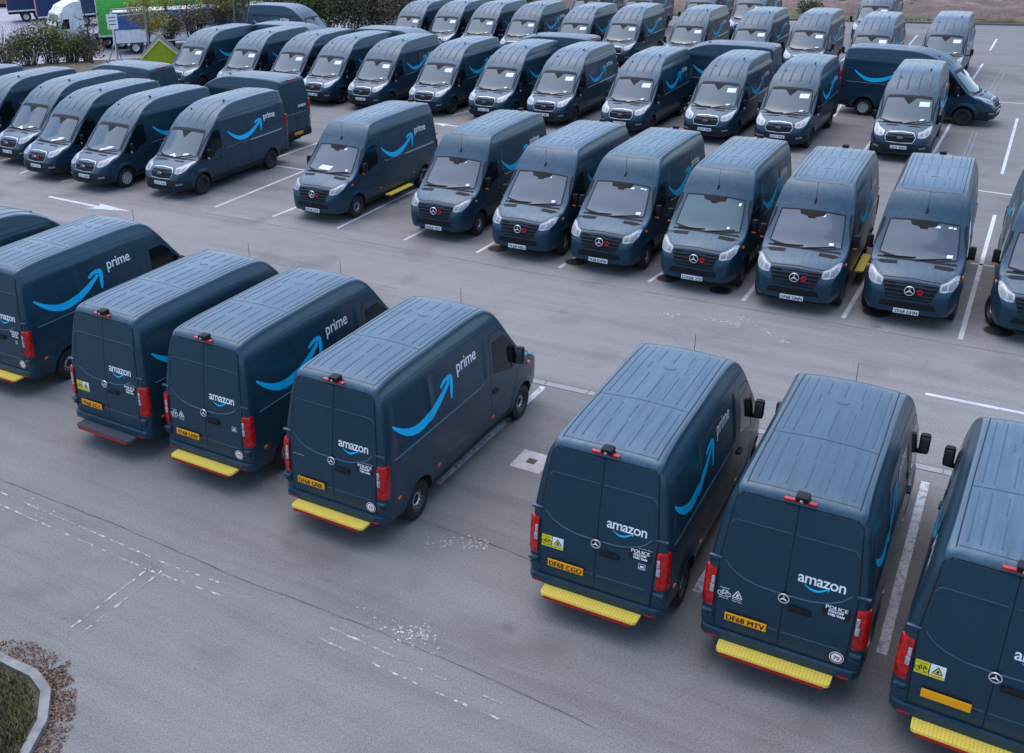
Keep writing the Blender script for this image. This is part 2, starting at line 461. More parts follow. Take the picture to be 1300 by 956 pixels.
WHEEL = {k: make_wheel(k) for k in ('steel', 'black', 'cover')}

def linspace(a, b, n): return [a + (b - a) * i / (n - 1) for i in range(n)]

# ------------------------------------------------------------------ van with three-pointed star (panel van, high roof)
def build_sprinter():
    xs = [-.995, -.985, -.965, -.93, -.89] + linspace(-.83, 2.55, 58) + linspace(2.60, 4.60, 52) + [4.64, 4.68, 4.72, 4.76, 4.80, 4.835, 4.865, 4.89, 4.91, 4.925, 4.935]
    P = dict(
        xs=xs, hubs=(0, 3.924),
        ztop=pchip([(-.995, 2.60), (-.965, 2.645), (-.9, 2.685), (-.7, 2.71), (0, 2.735), (1.8, 2.735), (2.4, 2.72), (2.70, 2.70), (2.82, 2.67), (2.95, 2.60), (3.12, 2.46), (3.30, 2.25), (3.46, 2.06), (3.78, 1.71), (4.08, 1.385), (4.16, 1.335), (4.3, 1.30), (4.5, 1.235), (4.65, 1.17), (4.78, 1.09), (4.86, 1.0), (4.91, .88), (4.935, .78)]),
        wid=pchip([(-.995, .90), (-.985, .93), (-.965, .955), (-.93, .98), (-.85, .99), (0, .995), (3.4, .995), (3.9, .985), (4.2, .965), (4.45, .94), (4.65, .90), (4.78, .85), (4.86, .79), (4.91, .71), (4.935, .62)]),
        crown=pchip([(-1, .02), (2.4, .025), (2.8, .04), (3.05, .08), (3.3, .12), (3.8, .15), (4.08, .09), (4.3, .06), (4.6, .08), (4.85, .10), (4.935, .06)]),
        rad=pchip([(-1, .07), (2.4, .05), (2.9, .07), (3.1, .10), (3.4, .06), (4.0, .05), (4.2, .09), (4.6, .12), (4.935, .10)]),
        tum=pchip([(.9, 0), (1.1, .004), (1.4, .018), (1.7, .045), (2.0, .085), (2.3, .13), (2.45, .165), (2.6, .235), (2.7, .285)]),
        tk=lambda x: 1, zbot=pchip([(-1, .42), (-.9, .34), (4.6, .30), (4.935, .34)]),
        rear=lambda z: .02 * (1 - z) if z < 1 else .17 * ((z - 1.0) / 1.65) ** 1.6,
        recess=lambda x, z: (.014 * sm(x, -.68, -.62) * (1 - sm(x, .42, .48)) + .014 * sm(x, .56, .62) * (1 - sm(x, 2.38, 2.44))) * sm(z, 1.50, 1.56) * (1 - sm(z, 2.26, 2.32)) - .010 * sm(z, .60, .64) * (1 - sm(z, .80, .86)) * (1 if x < 4.5 else 0))
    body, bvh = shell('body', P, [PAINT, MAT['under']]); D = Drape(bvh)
    parts = []
    def part(name, mb, par=None, label=None, smooth=35, key=None, loc=None):
        me = mb if isinstance(mb, bpy.types.Mesh) else mb.mesh(name, smooth)
        parts.append(dict(name=name, mesh=me, par=par, label=label, key=key, loc=loc)); return len(parts) - 1
    b = part('body', body)
    # seams and roof pressings
    m = MB()
    for y in (-.655, .655): D.line(m, [(-.74, y), (1, y * 1.0), (2.78, y * .985)], 'T', MAT['seal'], .016, .002)
    D.line(m, [(.66, -.66), (.69, 0), (.66, .66)], 'T', MAT['groove'], .012, .002)
    D.line(m, [(-.70, -.66), (-.72, 0), (-.70, .66)], 'T', MAT['groove'], .008, .002)
    D.line(m, [(2.84, -.62), (2.90, 0), (2.84, .62)], 'T', MAT['groove'], .008, .002)
    part('roof_seam', m, b)
    m = MB()
    def groove(x0, x1, y): D.line(m, [(x0, y), (x1, y)], 'T', MAT['press'], .018, .001, .006)
    for y in (-.56, .56): groove(-.60, .56, y); groove(.78, 2.62, y)
    for y in (-.43, .43): groove(-.60, .56, y); groove(.78, 2.60, y)
    for k, y in enumerate((-.225, 0, .225)):
        groove(-.60, .0, y); groove(.12, .52, y + .02); groove(.80, 1.62, y)
        groove(2.10, 2.52, y)
    for y in (-.26, .30): groove(1.78, 2.0, y)
    D.line(m, [(1.90, -.1), (1.84, -.05), (1.83, .0), (1.84, .05), (1.90, .1)], 'T', MAT['press'], .014, .001, .006)
    part('roof_groove', m, b)
    # door seams on the sides
    m = MB()
    for s in 'LR':
        D.line(m, [(2.60, .40), (2.60, 1.35), (2.62, 2.10), (2.72, 2.22), (3.10, 2.20)], s, MAT['seal'], .012)
        D.line(m, [(3.10, 2.20), (3.36, 2.05), (3.80, 1.52), (3.90, 1.33), (3.62, .98), (3.42, .62), (3.40, .42)], s, MAT['seal'], .012)
        D.line(m, [(-.80, .58), (-.80, 1.6), (-.76, 2.2), (-.72, 2.45)], s, MAT['seal'], .008)
        D.line(m, [(.50, .40), (.50, 2.40)], s, MAT['groove'], .007)
        D.line(m, [(-.78, 2.50), (1, 2.52), (2.9, 2.42)], s, MAT['groove'], .008)
        D.line(m, [(4.28, 1.20), (4.2, 1.12), (4.0, .95)], s, MAT['groove'], .006)
    D.line(m, [(1.18, .42), (1.18, 2.36), (1.24, 2.42), (2.40, 2.42), (2.48, 2.36), (2.48, .42)], 'L', MAT['seal'], .010)
    part('door_seam', m, b)
    m = MB()
    for s, a in (('L', 1), ('R', 1)):
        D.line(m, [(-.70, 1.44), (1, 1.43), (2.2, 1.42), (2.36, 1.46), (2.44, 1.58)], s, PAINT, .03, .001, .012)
    D.line(m, [(-.68, 1.40), (1.1, 1.40)], 'L', MAT['silver'], .016, .004, .004)
    part('side_rail', m, b)
    # sill
    m = MB()
    for s in 'LR': D.poly(m, [(.46, .33), (3.46, .33), (3.44, .45), (.47, .45)], s, MAT['bumper'], .010, .01, .2)
    part('sill', m, b)
    # side windows, door handles, lamps
    for s in 'LR':
        m = MB(); D.poly(m, [(2.72, 1.46), (2.74, 2.05), (3.16, 2.05), (3.34, 1.92), (3.76, 1.46), (3.80, 1.34), (3.62, 1.30), (3.30, 1.31), (2.95, 1.42)], s, MAT['sideglass'], .004, .01, .08, .05)
        wn = part('side_window', m, b)
        m = MB(); D.line(m, [(3.42, 1.30), (3.42, 1.84)], s, MAT['seal'], .03, .008); part('window_bar', m, wn)
        m = MB(); y = (1 if s == 'L' else -1) * 1.005; m.rbox((2.76, y, 1.12), (.20, .05, .045), MAT['bumper'], .012); part('door_handle', m, b)
        y = (1 if s == 'L' else -1)
        for x, z in ((-.63, .75), (.64, .68), (2.64, .64)): m = MB(); m.rbox((x, y * 1.0, z), (.09, .03, .045), MAT['orange'], .01); part('side_marker_lamp', m, b)
        m = MB(); m.rbox((4.18, y * .978, 1.10), (.10, .04, .05), MAT['orange'], .012); part('indicator_lamp', m, b)
        # door mirror
        m = MB(); m.box((3.60, y * .99, 1.36), (.07, .12, .05), MAT['black']); m.rbox((3.61, y * 1.065, 1.50), (.13, .15, .33), MAT['black'], .045)
        m.rbox((3.66, y * 1.06, 1.345), (.05, .10, .035), MAT['orange'], .012)
        mi = part('door_mirror', m, b)
        m = MB(); m.rbox((3.54, y * 1.065, 1.50), (.012, .11, .26), MAT['screen'], .004); part('mirror_glass', m, mi)
    # windscreen
    ws = [(-.80, 1.40), (-.4, 1.355), (0, 1.345), (.4, 1.355), (.80, 1.40), (.765, 1.75), (.72, 2.04), (.36, 2.075), (0, 2.085), (-.36, 2.075), (-.72, 2.04), (-.765, 1.75)]
    m = MB(); D.poly(m, ws, 'F', MAT['screen'], .004, .01, .08, .05); wsc = part('windscreen', m, b, key='screen')
    m = MB(); D.line(m, ws, 'F', MAT['seal'], .03, .006, closed=True); part('windscreen_seal', m, wsc)
    m = MB(); D.poly(m, [(-.30, 2.075), (-.26, 1.99), (-.10, 1.97), (-.07, 1.93), (.07, 1.93), (.10, 1.97), (.26, 1.99), (.30, 2.075)], 'F', MAT['black'], .009, .0, .1); part('sensor_or_reflection', m, wsc)
    m = MB()
    for y0, y1 in ((-.70, -.02), (-.02, .68)): D.line(m, [(y0, 1.345), (y1, 1.42 if y1 > .5 else 1.385)], 'F', MAT['black'], .022, .015, .012)
    D.line(m, [(4.07, -.82), (4.135, -.4), (4.155, 0), (4.135, .4), (4.07, .82)], 'T', MAT['black'], .045, .004, .004)
    part('wiper', m, wsc)
    # bonnet vents, bonnet seam
    for s in (-1, 1):
        m = MB(); D.poly(m, [(4.20, s * .38), (4.17, s * .74), (4.20, s * .80), (4.27, s * .77), (4.33, s * .70), (4.34, s * .38)], 'T', MAT['black'], .006, .005, .1); part('bonnet_vent', m, b)
    m = MB()
    for s in (-1, 1): D.line(m, [(4.12, s * .84), (4.4, s * .82), (4.62, s * .66), (4.76, s * .58)], 'T', MAT['groove'], .008)
    D.line(m, [(-.60, 1.075), (0, 1.115), (.60, 1.075)], 'F', MAT['seal'], .012)
    part('bonnet_seam', m, b)
    # headlights
    for s in (-1, 1):
        o = [(s * .585, .91), (s * .58, 1.055), (s * .72, 1.10), (s * .87, 1.20), (s * .925, 1.19), (s * .91, 1.05), (s * .84, .95), (s * .70, .905)]
        m = MB(); D.poly(m, o, 'F', MAT['clearlamp'], .008, .02, .05, .02); h = part('headlight', m, b)
        m = MB(); D.poly(m, [(s * .62, .95), (s * .62, 1.03), (s * .72, 1.055), (s * .72, .95)], 'F', MAT['lampdark'], .013, .0, .05, .01)
        D.poly(m, [(s * .75, .955), (s * .75, 1.07), (s * .86, 1.13), (s * .87, 1.02), (s * .82, .965)], 'F', MAT['lampdark'], .013, .0, .05, .01)
        part('headlight_reflector', m, h)
    # grille with slats, badge
    m = MB(); D.poly(m, [(-.56, 1.03), (-.565, .97), (-.44, .66), (.44, .66), (.565, .97), (.56, 1.03), (0, 1.06)], 'F', MAT['black'], .003, .01, .08, .03); g = part('grille', m, b)
    for k, z in enumerate((.70, .78, .86, .94, 1.005)):
        wd = .44 + (z - .66) * .33; m = MB(); D.line(m, [(-wd, z), (0, z + .012), (wd, z)], 'F', MAT['bumper'], .034, .006, .020); part('grille_slat', m, g)
    star = MB(); star.lathe([(.0, .112), (.014, .107), (.014, .096), (0, .09)], (4.955, 0, .88), MAT['chrome'], 28, 'X')
    star.lathe([(-.03, .10), (.0, .0001)], (4.955, 0, .88), MAT['seal'], 24, 'X')
    for k in range(3):
        a = pi / 2 + k * 2 * pi / 3; d = Vector((0, cos(a), sin(a))); q = Vector((0, -sin(a), cos(a))); c0 = Vector((4.968, 0, .88))
        star.add([c0 + q * .016, c0 + d * .10 + q * .004, c0 + d * .10 - q * .004, c0 - q * .016, c0 + Vector((.012, 0, 0))], [(0, 1, 4), (1, 2, 4), (2, 3, 4), (0, 1, 2, 3)], MAT['chrome'])
    part('star_badge', star, g, 'round chrome three-pointed star badge')
    m = MB()
    D.poly(m, [(-.60, .47), (-.54, .60), (.54, .60), (.60, .47), (.3, .455), (-.3, .455)], 'F', MAT['black'], .003, .01, .1, .03)
    D.line(m, [(-.84, .44), (-.5, .425), (0, .42), (.5, .425), (.84, .44)], 'F', MAT['groove'], .012)
    D.line(m, [(-.88, .80), (-.6, .63), (0, .62), (.6, .63), (.88, .80)], 'F', MAT['groove'], .010)
    part('front_bumper_trim', m, b)
    # aerial
    m = MB(); m.rbox((3.28, 0, 2.275), (.12, .05, .05), MAT['black'], .015, ry=.85); m.tube([(3.28, 0, 2.28), (3.27, 0, 2.76)], .006, MAT['black'], 5, .004); part('aerial', m, b)
    # underbody
    m = MB(); m.box((2.0, 0, .30), (5.4, 1.25, .16), MAT['under'])
    m.tube([(0, -.86, .345), (0, .86, .345)], .05, MAT['under'], 8); m.tube([(3.924, -.86, .345), (3.924, .86, .345)], .05, MAT['under'], 8); part('underbody', m, b)
    # wheels
    for x in (0, 3.924):
        for s in (1, -1): part('wheel', ('steel', s, x), None, loc=(x, s * .868, .345)) if False else parts.append(dict(name='wheel', wheel=True, loc=(x, s * .868, .345), par=None, label=None, key='wheel', mesh=None))
    # rear end
    m = MB(); D.poly(m, [(-.80, .56), (-.835, 1.6), (-.745, 2.50), (-.66, 2.585), (.66, 2.585), (.745, 2.50), (.835, 1.6), (.80, .56)], 'B', MAT['seal'], .002, .003, .12, .02); part('door_seal', m, b)
    drs = []
    for s in (1, -1):
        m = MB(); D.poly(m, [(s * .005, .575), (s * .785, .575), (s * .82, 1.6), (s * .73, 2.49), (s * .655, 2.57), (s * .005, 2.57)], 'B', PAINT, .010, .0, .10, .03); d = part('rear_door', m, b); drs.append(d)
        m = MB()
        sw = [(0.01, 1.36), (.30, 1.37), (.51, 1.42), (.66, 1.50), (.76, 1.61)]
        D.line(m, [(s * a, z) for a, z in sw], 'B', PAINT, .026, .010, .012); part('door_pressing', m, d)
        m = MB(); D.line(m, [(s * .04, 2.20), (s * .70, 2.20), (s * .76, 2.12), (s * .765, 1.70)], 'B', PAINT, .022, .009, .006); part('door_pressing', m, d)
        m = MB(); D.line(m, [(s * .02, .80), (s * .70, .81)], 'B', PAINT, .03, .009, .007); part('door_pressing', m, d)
        m = MB(); D.line(m, [(s * .03, 2.17), (s * .66, 2.17), (s * .745, 2.09), (s * .75, 1.72)], 'B', MAT['groove'], .008, .0115); part('door_seam', m, d)
        m = MB(); m.rbox((-.965, s * .88, 1.62), (.05, .16, .035), PAINT, .008); part('door_hinge', m, d)
        m = MB(); m.rbox((-1.0, s * .89, .72), (.05, .12, .035), PAINT, .008); part('door_hinge', m, d)
        m = MB(); m.rbox((-1.0, s * .90, .80), (.10, .14, .05), PAINT, .02); part('bumper_corner', m, b)
        # tail lamp hugging the corner
        pl = [(-.90, .965), (-.895, .994), (-.94, .990), (-.98, .965), (-1.010, .915), (-1.020, .85), (-.99, .85), (-.96, .93)]
        if s < 0: pl = [(x, -y) for x, y in pl][::-1]
        m = MB(); n = len(pl); zz = [(.885, .0), (.90, .008), (1.16, .010), (1.42, .008), (1.455, -.004)]
        vs = []; cxm, cym = -.90, s * .90
        for z, e in zz:
            for x, y in pl:
                dd = Vector((x - cxm, y - cym)).normalized() * e; sh = .012 * max(0, z - 1.1) / .35
                vs.append((x + dd.x + sh, y + dd.y - s * .022 * max(0, z - 1.1), z))
        fs = []
        for k in range(len(zz) - 1): fs += [(k * n + i, k * n + (i + 1) % n, (k + 1) * n + (i + 1) % n, (k + 1) * n + i) for i in range(n)]
        fs += [tuple(range(n)), tuple(range((len(zz) - 1) * n, len(zz) * n))]
        m.add(vs, fs, MAT['redlamp']); t = part('tail_lamp', m, b)
        m = MB(); m.rbox((-1.022, s * .866, 1.30), (.03, .042, .11), MAT['clearlamp'], .012); m.rbox((-1.024, s * .872, 1.17), (.03, .052, .12), MAT['clearlamp'], .014); part('reversing_lamp', m, t)
    m = MB()
    for s in (1, -1): m.tube([(-.96, s * .905, 1.0), (-.96, s * .905, .98)], .01, MAT['bumper'])
    m = MB(); m.rbox((-1.03, -.20, 1.205), (.035, .27, .05), MAT['black'], .012); m.rbox((-1.025, -.20, 1.235), (.02, .22, .03), MAT['seal'], .006); part('door_handle', m, drs[1])
    rs = MB(); rs.lathe([(.0, .072), (-.012, .068), (-.012, .058), (0, .054)], (-1.022, 0, 1.33), MAT['chrome'], 24, 'X'); rs.lathe([(.0, .07), (-.002, .0001)], (-1.022, 0, 1.33), MAT['seal'], 20, 'X')
    for k in range(3):
        a = pi / 2 + k * 2 * pi / 3; d = Vector((0, cos(a), sin(a))); q = Vector((0, -sin(a), cos(a))); c0 = Vector((-1.030, 0, 1.33))
        rs.add([c0 + q * .013, c0 + d * .062, c0 - q * .013, c0 - Vector((.008, 0, 0))], [(0, 1, 3), (1, 2, 3), (0, 1, 2)], MAT['chrome'])
    part('star_badge', rs, drs[0], 'small round star badge on the rear doors')
    m = MB(); m.rbox((-.845, 0, 2.650), (.06, .38, .035), MAT['redlamp'], .012); t = part('high_brake_lamp', m, b)
    m = MB(); m.rbox((-.83, -.02, 2.705), (.17, .16, .08), MAT['black'], .025); m.tube([(-.92, -.02, 2.70), (-.94, -.02, 2.69)], .02, MAT['lampdark'], 8); part('reversing_camera', m, b)
    m = MB(); m.prism([(-.86, -.99), (-.86, -.93), (-.99, -.86), (-.99, .86), (-.86, .93), (-.86, .99), (-.96, .965), (-1.035, .90), (-1.05, .7), (-1.05, -.7), (-1.035, -.90), (-.96, -.965)], 2, .435, .545, PAINT)
    m.box((-1.045, .80, .45), (.02, .14, .018), MAT['redpaint']); m.box((-1.045, -.80, .45), (.02, .14, .018), MAT['redpaint'])
    part('rear_bumper', m, b, smooth=30)
    # lettering and arrows
    m = MB(); tx = text('amazon', .012, .94); k = .55 / tx['w']
    def fm(x, y): return (-.395 - x * k * -1 * -1, 1.70 + y * k * 1.12)
    D.flat(m, tx, 'B', lambda x, y: (-.395 - x * k, 1.615 + y * k * 1.12), MAT['white'], .016); part('amazon_lettering', m, drs[1], 'white lettering reading amazon')
    m = MB()
    cl = [(-.20 - .28 * t, 1.595 - .055 * sin(pi * min(1, t / .93))) for t in linspace(0, 1, 13)]
    up, dn = ribbon(cl, lambda t: .003 + .012 * sin(pi * min(1, t * .95)))
    vs = []; fs = []
    for a, c in zip(up, dn):
        for q in (a, c): l, nn = D.hit('B', *q); vs.append(l + nn * .016)
    fs = [(2 * i, 2 * i + 1, 2 * i + 3, 2 * i + 2) for i in range(12)]; m.add(vs, fs, MAT['blue'])
    for tri in ([(-.44, 1.605), (-.495, 1.61), (-.485, 1.595)], [(-.495, 1.61), (-.475, 1.555), (-.482, 1.60)]):
        m.add([D.hit('B', *q)[0] + Vector((-.0165, 0, 0)) for q in tri], [(0, 1, 2)], MAT['blue'])
    part('amazon_smile', m, drs[1], 'small blue smile arrow')
    tx = text('prime', .010, .98); k = .69 / tx['w']
    m = MB(); smile(D, m, 'R', -.64, 1.22, 1.99, .36, MAT['blue'], 0); part('smile_arrow', m, b, 'blue curved arrow on the right side', key='smile')
    m = MB(); D.flat(m, tx, 'R', lambda x, y: (1.80 + x * k, 2.005 + y * k * 1.05), MAT['white'], .005); part('prime_lettering', m, b, 'white lettering reading prime', key='smile')
    m = MB(); smile(D, m, 'L', 2.46, .62, 1.88, .36, MAT['blue'], 0); part('smile_arrow', m, b, 'blue curved arrow on the left side', key='smile')
    m = MB(); D.flat(m, tx, 'L', lambda x, y: (.08 - x * k, 1.925 + y * k * 1.05), MAT['white'], .005); part('prime_lettering', m, b, 'white lettering reading prime', key='smile')
    return dict(parts=parts, D=D, doors=drs, body=b, screen=wsc, grille=g, kind='S')

def build_transit():
    xs = [-1.115, -1.105, -1.085, -1.05, -1.0] + linspace(-.93, 2.55, 50) + linspace(2.60, 4.44, 48) + [4.48, 4.52, 4.56, 4.60, 4.64, 4.67, 4.70, 4.725, 4.745, 4.758, 4.768]
    def tumT(z):
        return tumT.f(z) + .035 * sm(z, 2.31, 2.37)
    tumT.f = pchip([(.9, 0), (1.1, .004), (1.4, .018), (1.7, .04), (2.0, .075), (2.3, .115), (2.5, .16), (2.75, .235)])
    P = dict(
        xs=xs, hubs=(0, 3.75),
        ztop=pchip([(-1.115, 2.60), (-1.08, 2.67), (-1.0, 2.71), (-.6, 2.75), (.5, 2.77), (1.4, 2.765), (1.8, 2.735), (2.2, 2.65), (2.5, 2.53), (2.8, 2.355), (3.05, 2.16), (3.22, 2.01), (3.60, 1.62), (3.98, 1.255), (4.08, 1.20), (4.25, 1.165), (4.42, 1.10), (4.56, 1.03), (4.66, .94), (4.73, .82), (4.768, .70)]),
        wid=pchip([(-1.115, .90), (-1.105, .925), (-1.085, .95), (-1.05, .97), (-.95, .985), (0, .985), (3.2, .985), (3.75, .975), (4.1, .96), (4.35, .925), (4.5, .885), (4.62, .82), (4.70, .74), (4.745, .65), (4.768, .56)]),
        crown=pchip([(-1.1, .03), (1.4, .04), (2.4, .06), (3.0, .11), (3.3, .14), (3.7, .15), (3.98, .09), (4.2, .06), (4.5, .08), (4.768, .06)]),
        rad=pchip([(-1.1, .08), (1.4, .07), (2.6, .09), (3.2, .06), (3.9, .05), (4.1, .08), (4.5, .12), (4.768, .10)]),
        tum=tumT, tk=lambda x: 1, zbot=pchip([(-1.1, .46), (-1.0, .36), (4.5, .30), (4.768, .30)]),
        rear=lambda z: 0 if z < 1 else .10 * ((z - 1.0) / 1.7) ** 1.5,
        recess=lambda x, z: (.014 * sm(x, -.75, -.68) * (1 - sm(x, 1.0, 1.07)) + .014 * sm(x, 1.15, 1.22) * (1 - sm(x, 2.45, 2.52))) * sm(z, 1.42, 1.50) * (1 - sm(z, 2.10, 2.17)) - .012 * sm(z, .62, .66) * (1 - sm(z, .84, .90)) * (1 if x < 4.3 else 0))
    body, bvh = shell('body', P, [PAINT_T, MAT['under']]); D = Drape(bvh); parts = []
    def part(name, mb, par=None, label=None, smooth=35, key=None, loc=None):
        parts.append(dict(name=name, mesh=mb if isinstance(mb, bpy.types.Mesh) else mb.mesh(name, smooth), par=par, label=label, key=key, loc=loc)); return len(parts) - 1
    b = part('body', body)
    m = MB()
    D.line(m, [(1.28, -.70), (1.34, 0), (1.28, .70)], 'T', MAT['groove'], .014, .002)
    D.line(m, [(.1, -.68), (.1, .68)], 'T', MAT['groove'], .008, .002)
    D.line(m, [(-.86, -.66), (-.86, .66)], 'T', MAT['groove'], .008, .002)
    for y in (-.72, .72): D.line(m, [(-.95, y * .97), (1.0, y), (1.9, y * .99)], 'T', MAT['groove'], .010, .002)
    part('roof_seam', m, b)
    m = MB()
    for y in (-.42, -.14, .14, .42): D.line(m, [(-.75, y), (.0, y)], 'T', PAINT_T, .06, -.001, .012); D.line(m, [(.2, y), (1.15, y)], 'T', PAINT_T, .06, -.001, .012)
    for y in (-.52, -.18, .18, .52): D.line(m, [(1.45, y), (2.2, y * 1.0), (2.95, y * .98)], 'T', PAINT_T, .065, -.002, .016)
    part('roof_groove', m, b)
    m = MB()
    for s in 'LR':
        D.line(m, [(-1.0, 2.345), (1, 2.345), (2.4, 2.325), (2.75, 2.25)], s, MAT['seal'], .018)
        D.line(m, [(2.52, .42), (2.52, 1.30), (2.55, 2.05), (2.68, 2.16), (3.0, 2.08), (3.3, 1.80), (3.82, 1.26), (3.90, 1.15), (3.55, 1.02), (3.28, .72), (3.26, .42)], s, MAT['seal'], .012)
        D.line(m, [(-.98, .60), (-.98, 2.30)], s, MAT['seal'], .010)
        D.line(m, [(1.10, .42), (1.10, 2.28)], s, MAT['groove'], .008)
    D.line(m, [(1.20, .44), (1.20, 2.22), (2.42, 2.22), (2.42, .44)], 'L', MAT['seal'], .010)
    part('door_seam', m, b)
    m = MB()
    for s in 'LR': D.line(m, [(-.80, 1.36), (1.0, 1.34), (2.45, 1.30)], s, PAINT_T, .03, .001, .012)
    D.line(m, [(-.70, 1.33), (1.1, 1.31)], 'L', MAT['silver'], .018, .004, .004)
    part('side_rail', m, b)
    m = MB()
    for s in 'LR': D.poly(m, [(.46, .34), (3.30, .34), (3.28, .50), (.48, .50)], s, MAT['bumper'], .010, .01, .25)
    part('sill', m, b)
    for s in 'LR':
        y = 1 if s == 'L' else -1
        m = MB(); D.poly(m, [(2.63, 1.40), (2.66, 2.02), (2.98, 2.0), (3.22, 1.78), (3.66, 1.32), (3.74, 1.20), (3.40, 1.12), (3.12, 1.16), (2.98, 1.32)], s, MAT['sideglass'], .004, .01, .08, .04); wn = part('side_window', m, b)
        m = MB(); D.line(m, [(3.30, 1.14), (3.34, 1.66)], s, MAT['seal'], .03, .008); part('window_bar', m, wn)
        m = MB(); m.rbox((2.72, y * .998, 1.08), (.18, .05, .045), MAT['bumper'], .012); part('door_handle', m, b)
        m = MB(); m.box((3.42, y * .93, 1.20), (.07, .26, .05), MAT['black']); m.rbox((3.42, y * 1.05, 1.33), (.13, .14, .34), MAT['black'], .045); mi = part('door_mirror', m, b)
        m = MB(); m.rbox((3.48, y * 1.08, 1.20), (.05, .07, .07), MAT['clearlamp'], .015); part('mirror_indicator', m, mi)
    ws = [(-.80, 1.30), (-.4, 1.235), (0, 1.22), (.4, 1.235), (.80, 1.30), (.775, 1.65), (.735, 1.95), (.36, 1.985), (0, 1.995), (-.36, 1.985), (-.735, 1.95), (-.775, 1.65)]
    m = MB(); D.poly(m, ws, 'F', MAT['screen_t'], .004, .01, .08, .05); wsc = part('windscreen', m, b, key='screen')
    m = MB(); D.line(m, ws, 'F', MAT['seal'], .03, .006, closed=True); part('windscreen_seal', m, wsc)
    m = MB(); D.poly(m, [(-.72, 1.965), (-.4, 1.995), (0, 2.005), (.4, 1.995), (.72, 1.965), (.70, 2.03), (.4, 2.06), (0, 2.07), (-.4, 2.06), (-.70, 2.03)], 'F', MAT['bumper'], .004, .0, .1)
    D.poly(m, [(-.22, 1.985), (0, 1.79), (.22, 1.985)], 'F', MAT['black'], .008, .0, .08, .01); part('sensor_or_reflection', m, wsc)  # dark V is the mirror's reflection painted on the glass
    m = MB()
    for a, c in (((-.68, 1.235), (-.05, 1.25)), ((.0, 1.225), (.66, 1.33))): D.line(m, [a, c], 'F', MAT['black'], .022, .015, .012)
    D.line(m, [(3.93, -.84), (4.03, -.4), (4.06, 0), (4.03, .4), (3.93, .84)], 'T', MAT['black'], .035, .004, .004); part('wiper', m, wsc)
    for s in (-1, 1): m = MB(); D.poly(m, [(4.13, s * .17), (4.10, s * .53), (4.19, s * .53), (4.22, s * .17)], 'T', MAT['black'], .006, .005, .1, .02); part('bonnet_vent', m, b)
    m = MB()
    for s in (-1, 1): D.line(m, [(4.02, s * .84), (4.25, s * .82), (4.45, s * .62), (4.62, s * .46)], 'T', MAT['groove'], .008)
    part('bonnet_seam', m, b)
    for s in (-1, 1):
        o = [(s * .54, .885), (s * .53, 1.03), (s * .68, 1.09), (s * .86, 1.19), (s * .90, 1.16), (s * .885, .99), (s * .80, .90), (s * .66, .865)]
        m = MB(); D.poly(m, o, 'F', MAT['clearlamp'], .008, .02, .05, .02); h = part('headlight', m, b)
        m = MB(); D.poly(m, [(s * .60, .93), (s * .60, 1.0), (s * .70, 1.03), (s * .70, .93)], 'F', MAT['lampdark'], .013, .0, .05, .01)
        D.poly(m, [(s * .74, .94), (s * .74, 1.02), (s * .83, 1.08), (s * .83, .98)], 'F', MAT['lampdark'], .013, .0, .05, .01); part('headlight_reflector', m, h)
    gp = [(-.49, .88), (-.40, 1.02), (0, 1.05), (.40, 1.02), (.49, .88), (.42, .71), (0, .69), (-.42, .71)]
    m = MB(); D.poly(m, gp, 'F', MAT['black'], .003, .01, .08, .03); g = part('grille', m, b)
    m = MB(); D.line(m, roundpoly(gp, .05), 'F', MAT['silver'], .018, .006, .005, closed=True); part('grille_frame', m, g)
    for z, wd in ((.78, .43), (.865, .455), (.95, .41)):
        m = MB(); D.line(m, [(-wd, z), (wd, z)], 'F', MAT['black'], .026, .006, .014); part('grille_slat', m, g)
    m = MB(); m.lathe([(0, 1.0), (.012, .92), (.012, .0001)], (0, 0, 0), MAT['blue'], 20, 'X')
    m.v = [Vector((v.x + 4.79, v.y * .09, .885 + v.z * .036)) for v in m.v]; m.m = [simple('oval_blue', (.02, .05, .13), .3)]
    o2 = MB(); o2.lathe([(0, 1.0), (.014, 1.0), (.014, .9), (0, .9)], (0, 0, 0), MAT['chrome'], 20, 'X'); m.add([Vector((v.x + 4.792, v.y * .095, .885 + v.z * .040)) for v in o2.v], o2.f, MAT['chrome'])
    tx = text('Ford', 0, 1); k = .11 / tx['w']; m.add([Vector((4.8045, v.co.x * k, .873 + v.co.y * k)) for v in tx.vertices], [tuple(p.vertices) for p in tx.polygons], MAT['chrome'])
    part('oval_badge', m, g, 'small blue oval badge')
    m = MB(); D.poly(m, [(-.92, .32), (-.94, .60), (-.70, .66), (0, .655), (.70, .66), (.94, .60), (.92, .32)], 'F', MAT['bumper'], .012, .02, .09, .03)
    D.poly(m, [(-.50, .36), (-.46, .47), (.46, .47), (.50, .36)], 'F', MAT['black'], .016, .0, .1, .02); fb = part('front_bumper', m, b)
    for s in (-1, 1):
        m = MB(); D.poly(m, [(s * .64, .50), (s * .64, .555), (s * .82, .58), (s * .83, .52)], 'F', MAT['lampdark'], .018, .0, .06, .015); part('fog_lamp', m, fb)
    m = MB(); m.rbox((1.72, .42, 2.765), (.10, .05, .05), MAT['black'], .012)
    m.rbox((2.45, -.45, 2.545), (.06, .03, .04), MAT['black'], .01, ry=.5); m.rbox((2.7, .5, 2.36), (.10, .03, .03), MAT['black'], .008, ry=.6); part('aerial', m, b)
    m = MB(); m.box((1.9, 0, .30), (5.4, 1.25, .16), MAT['under']); m.tube([(0, -.86, .345), (0, .86, .345)], .05, MAT['under'], 8); m.tube([(3.75, -.86, .345), (3.75, .86, .345)], .05, MAT['under'], 8); part('underbody', m, b)
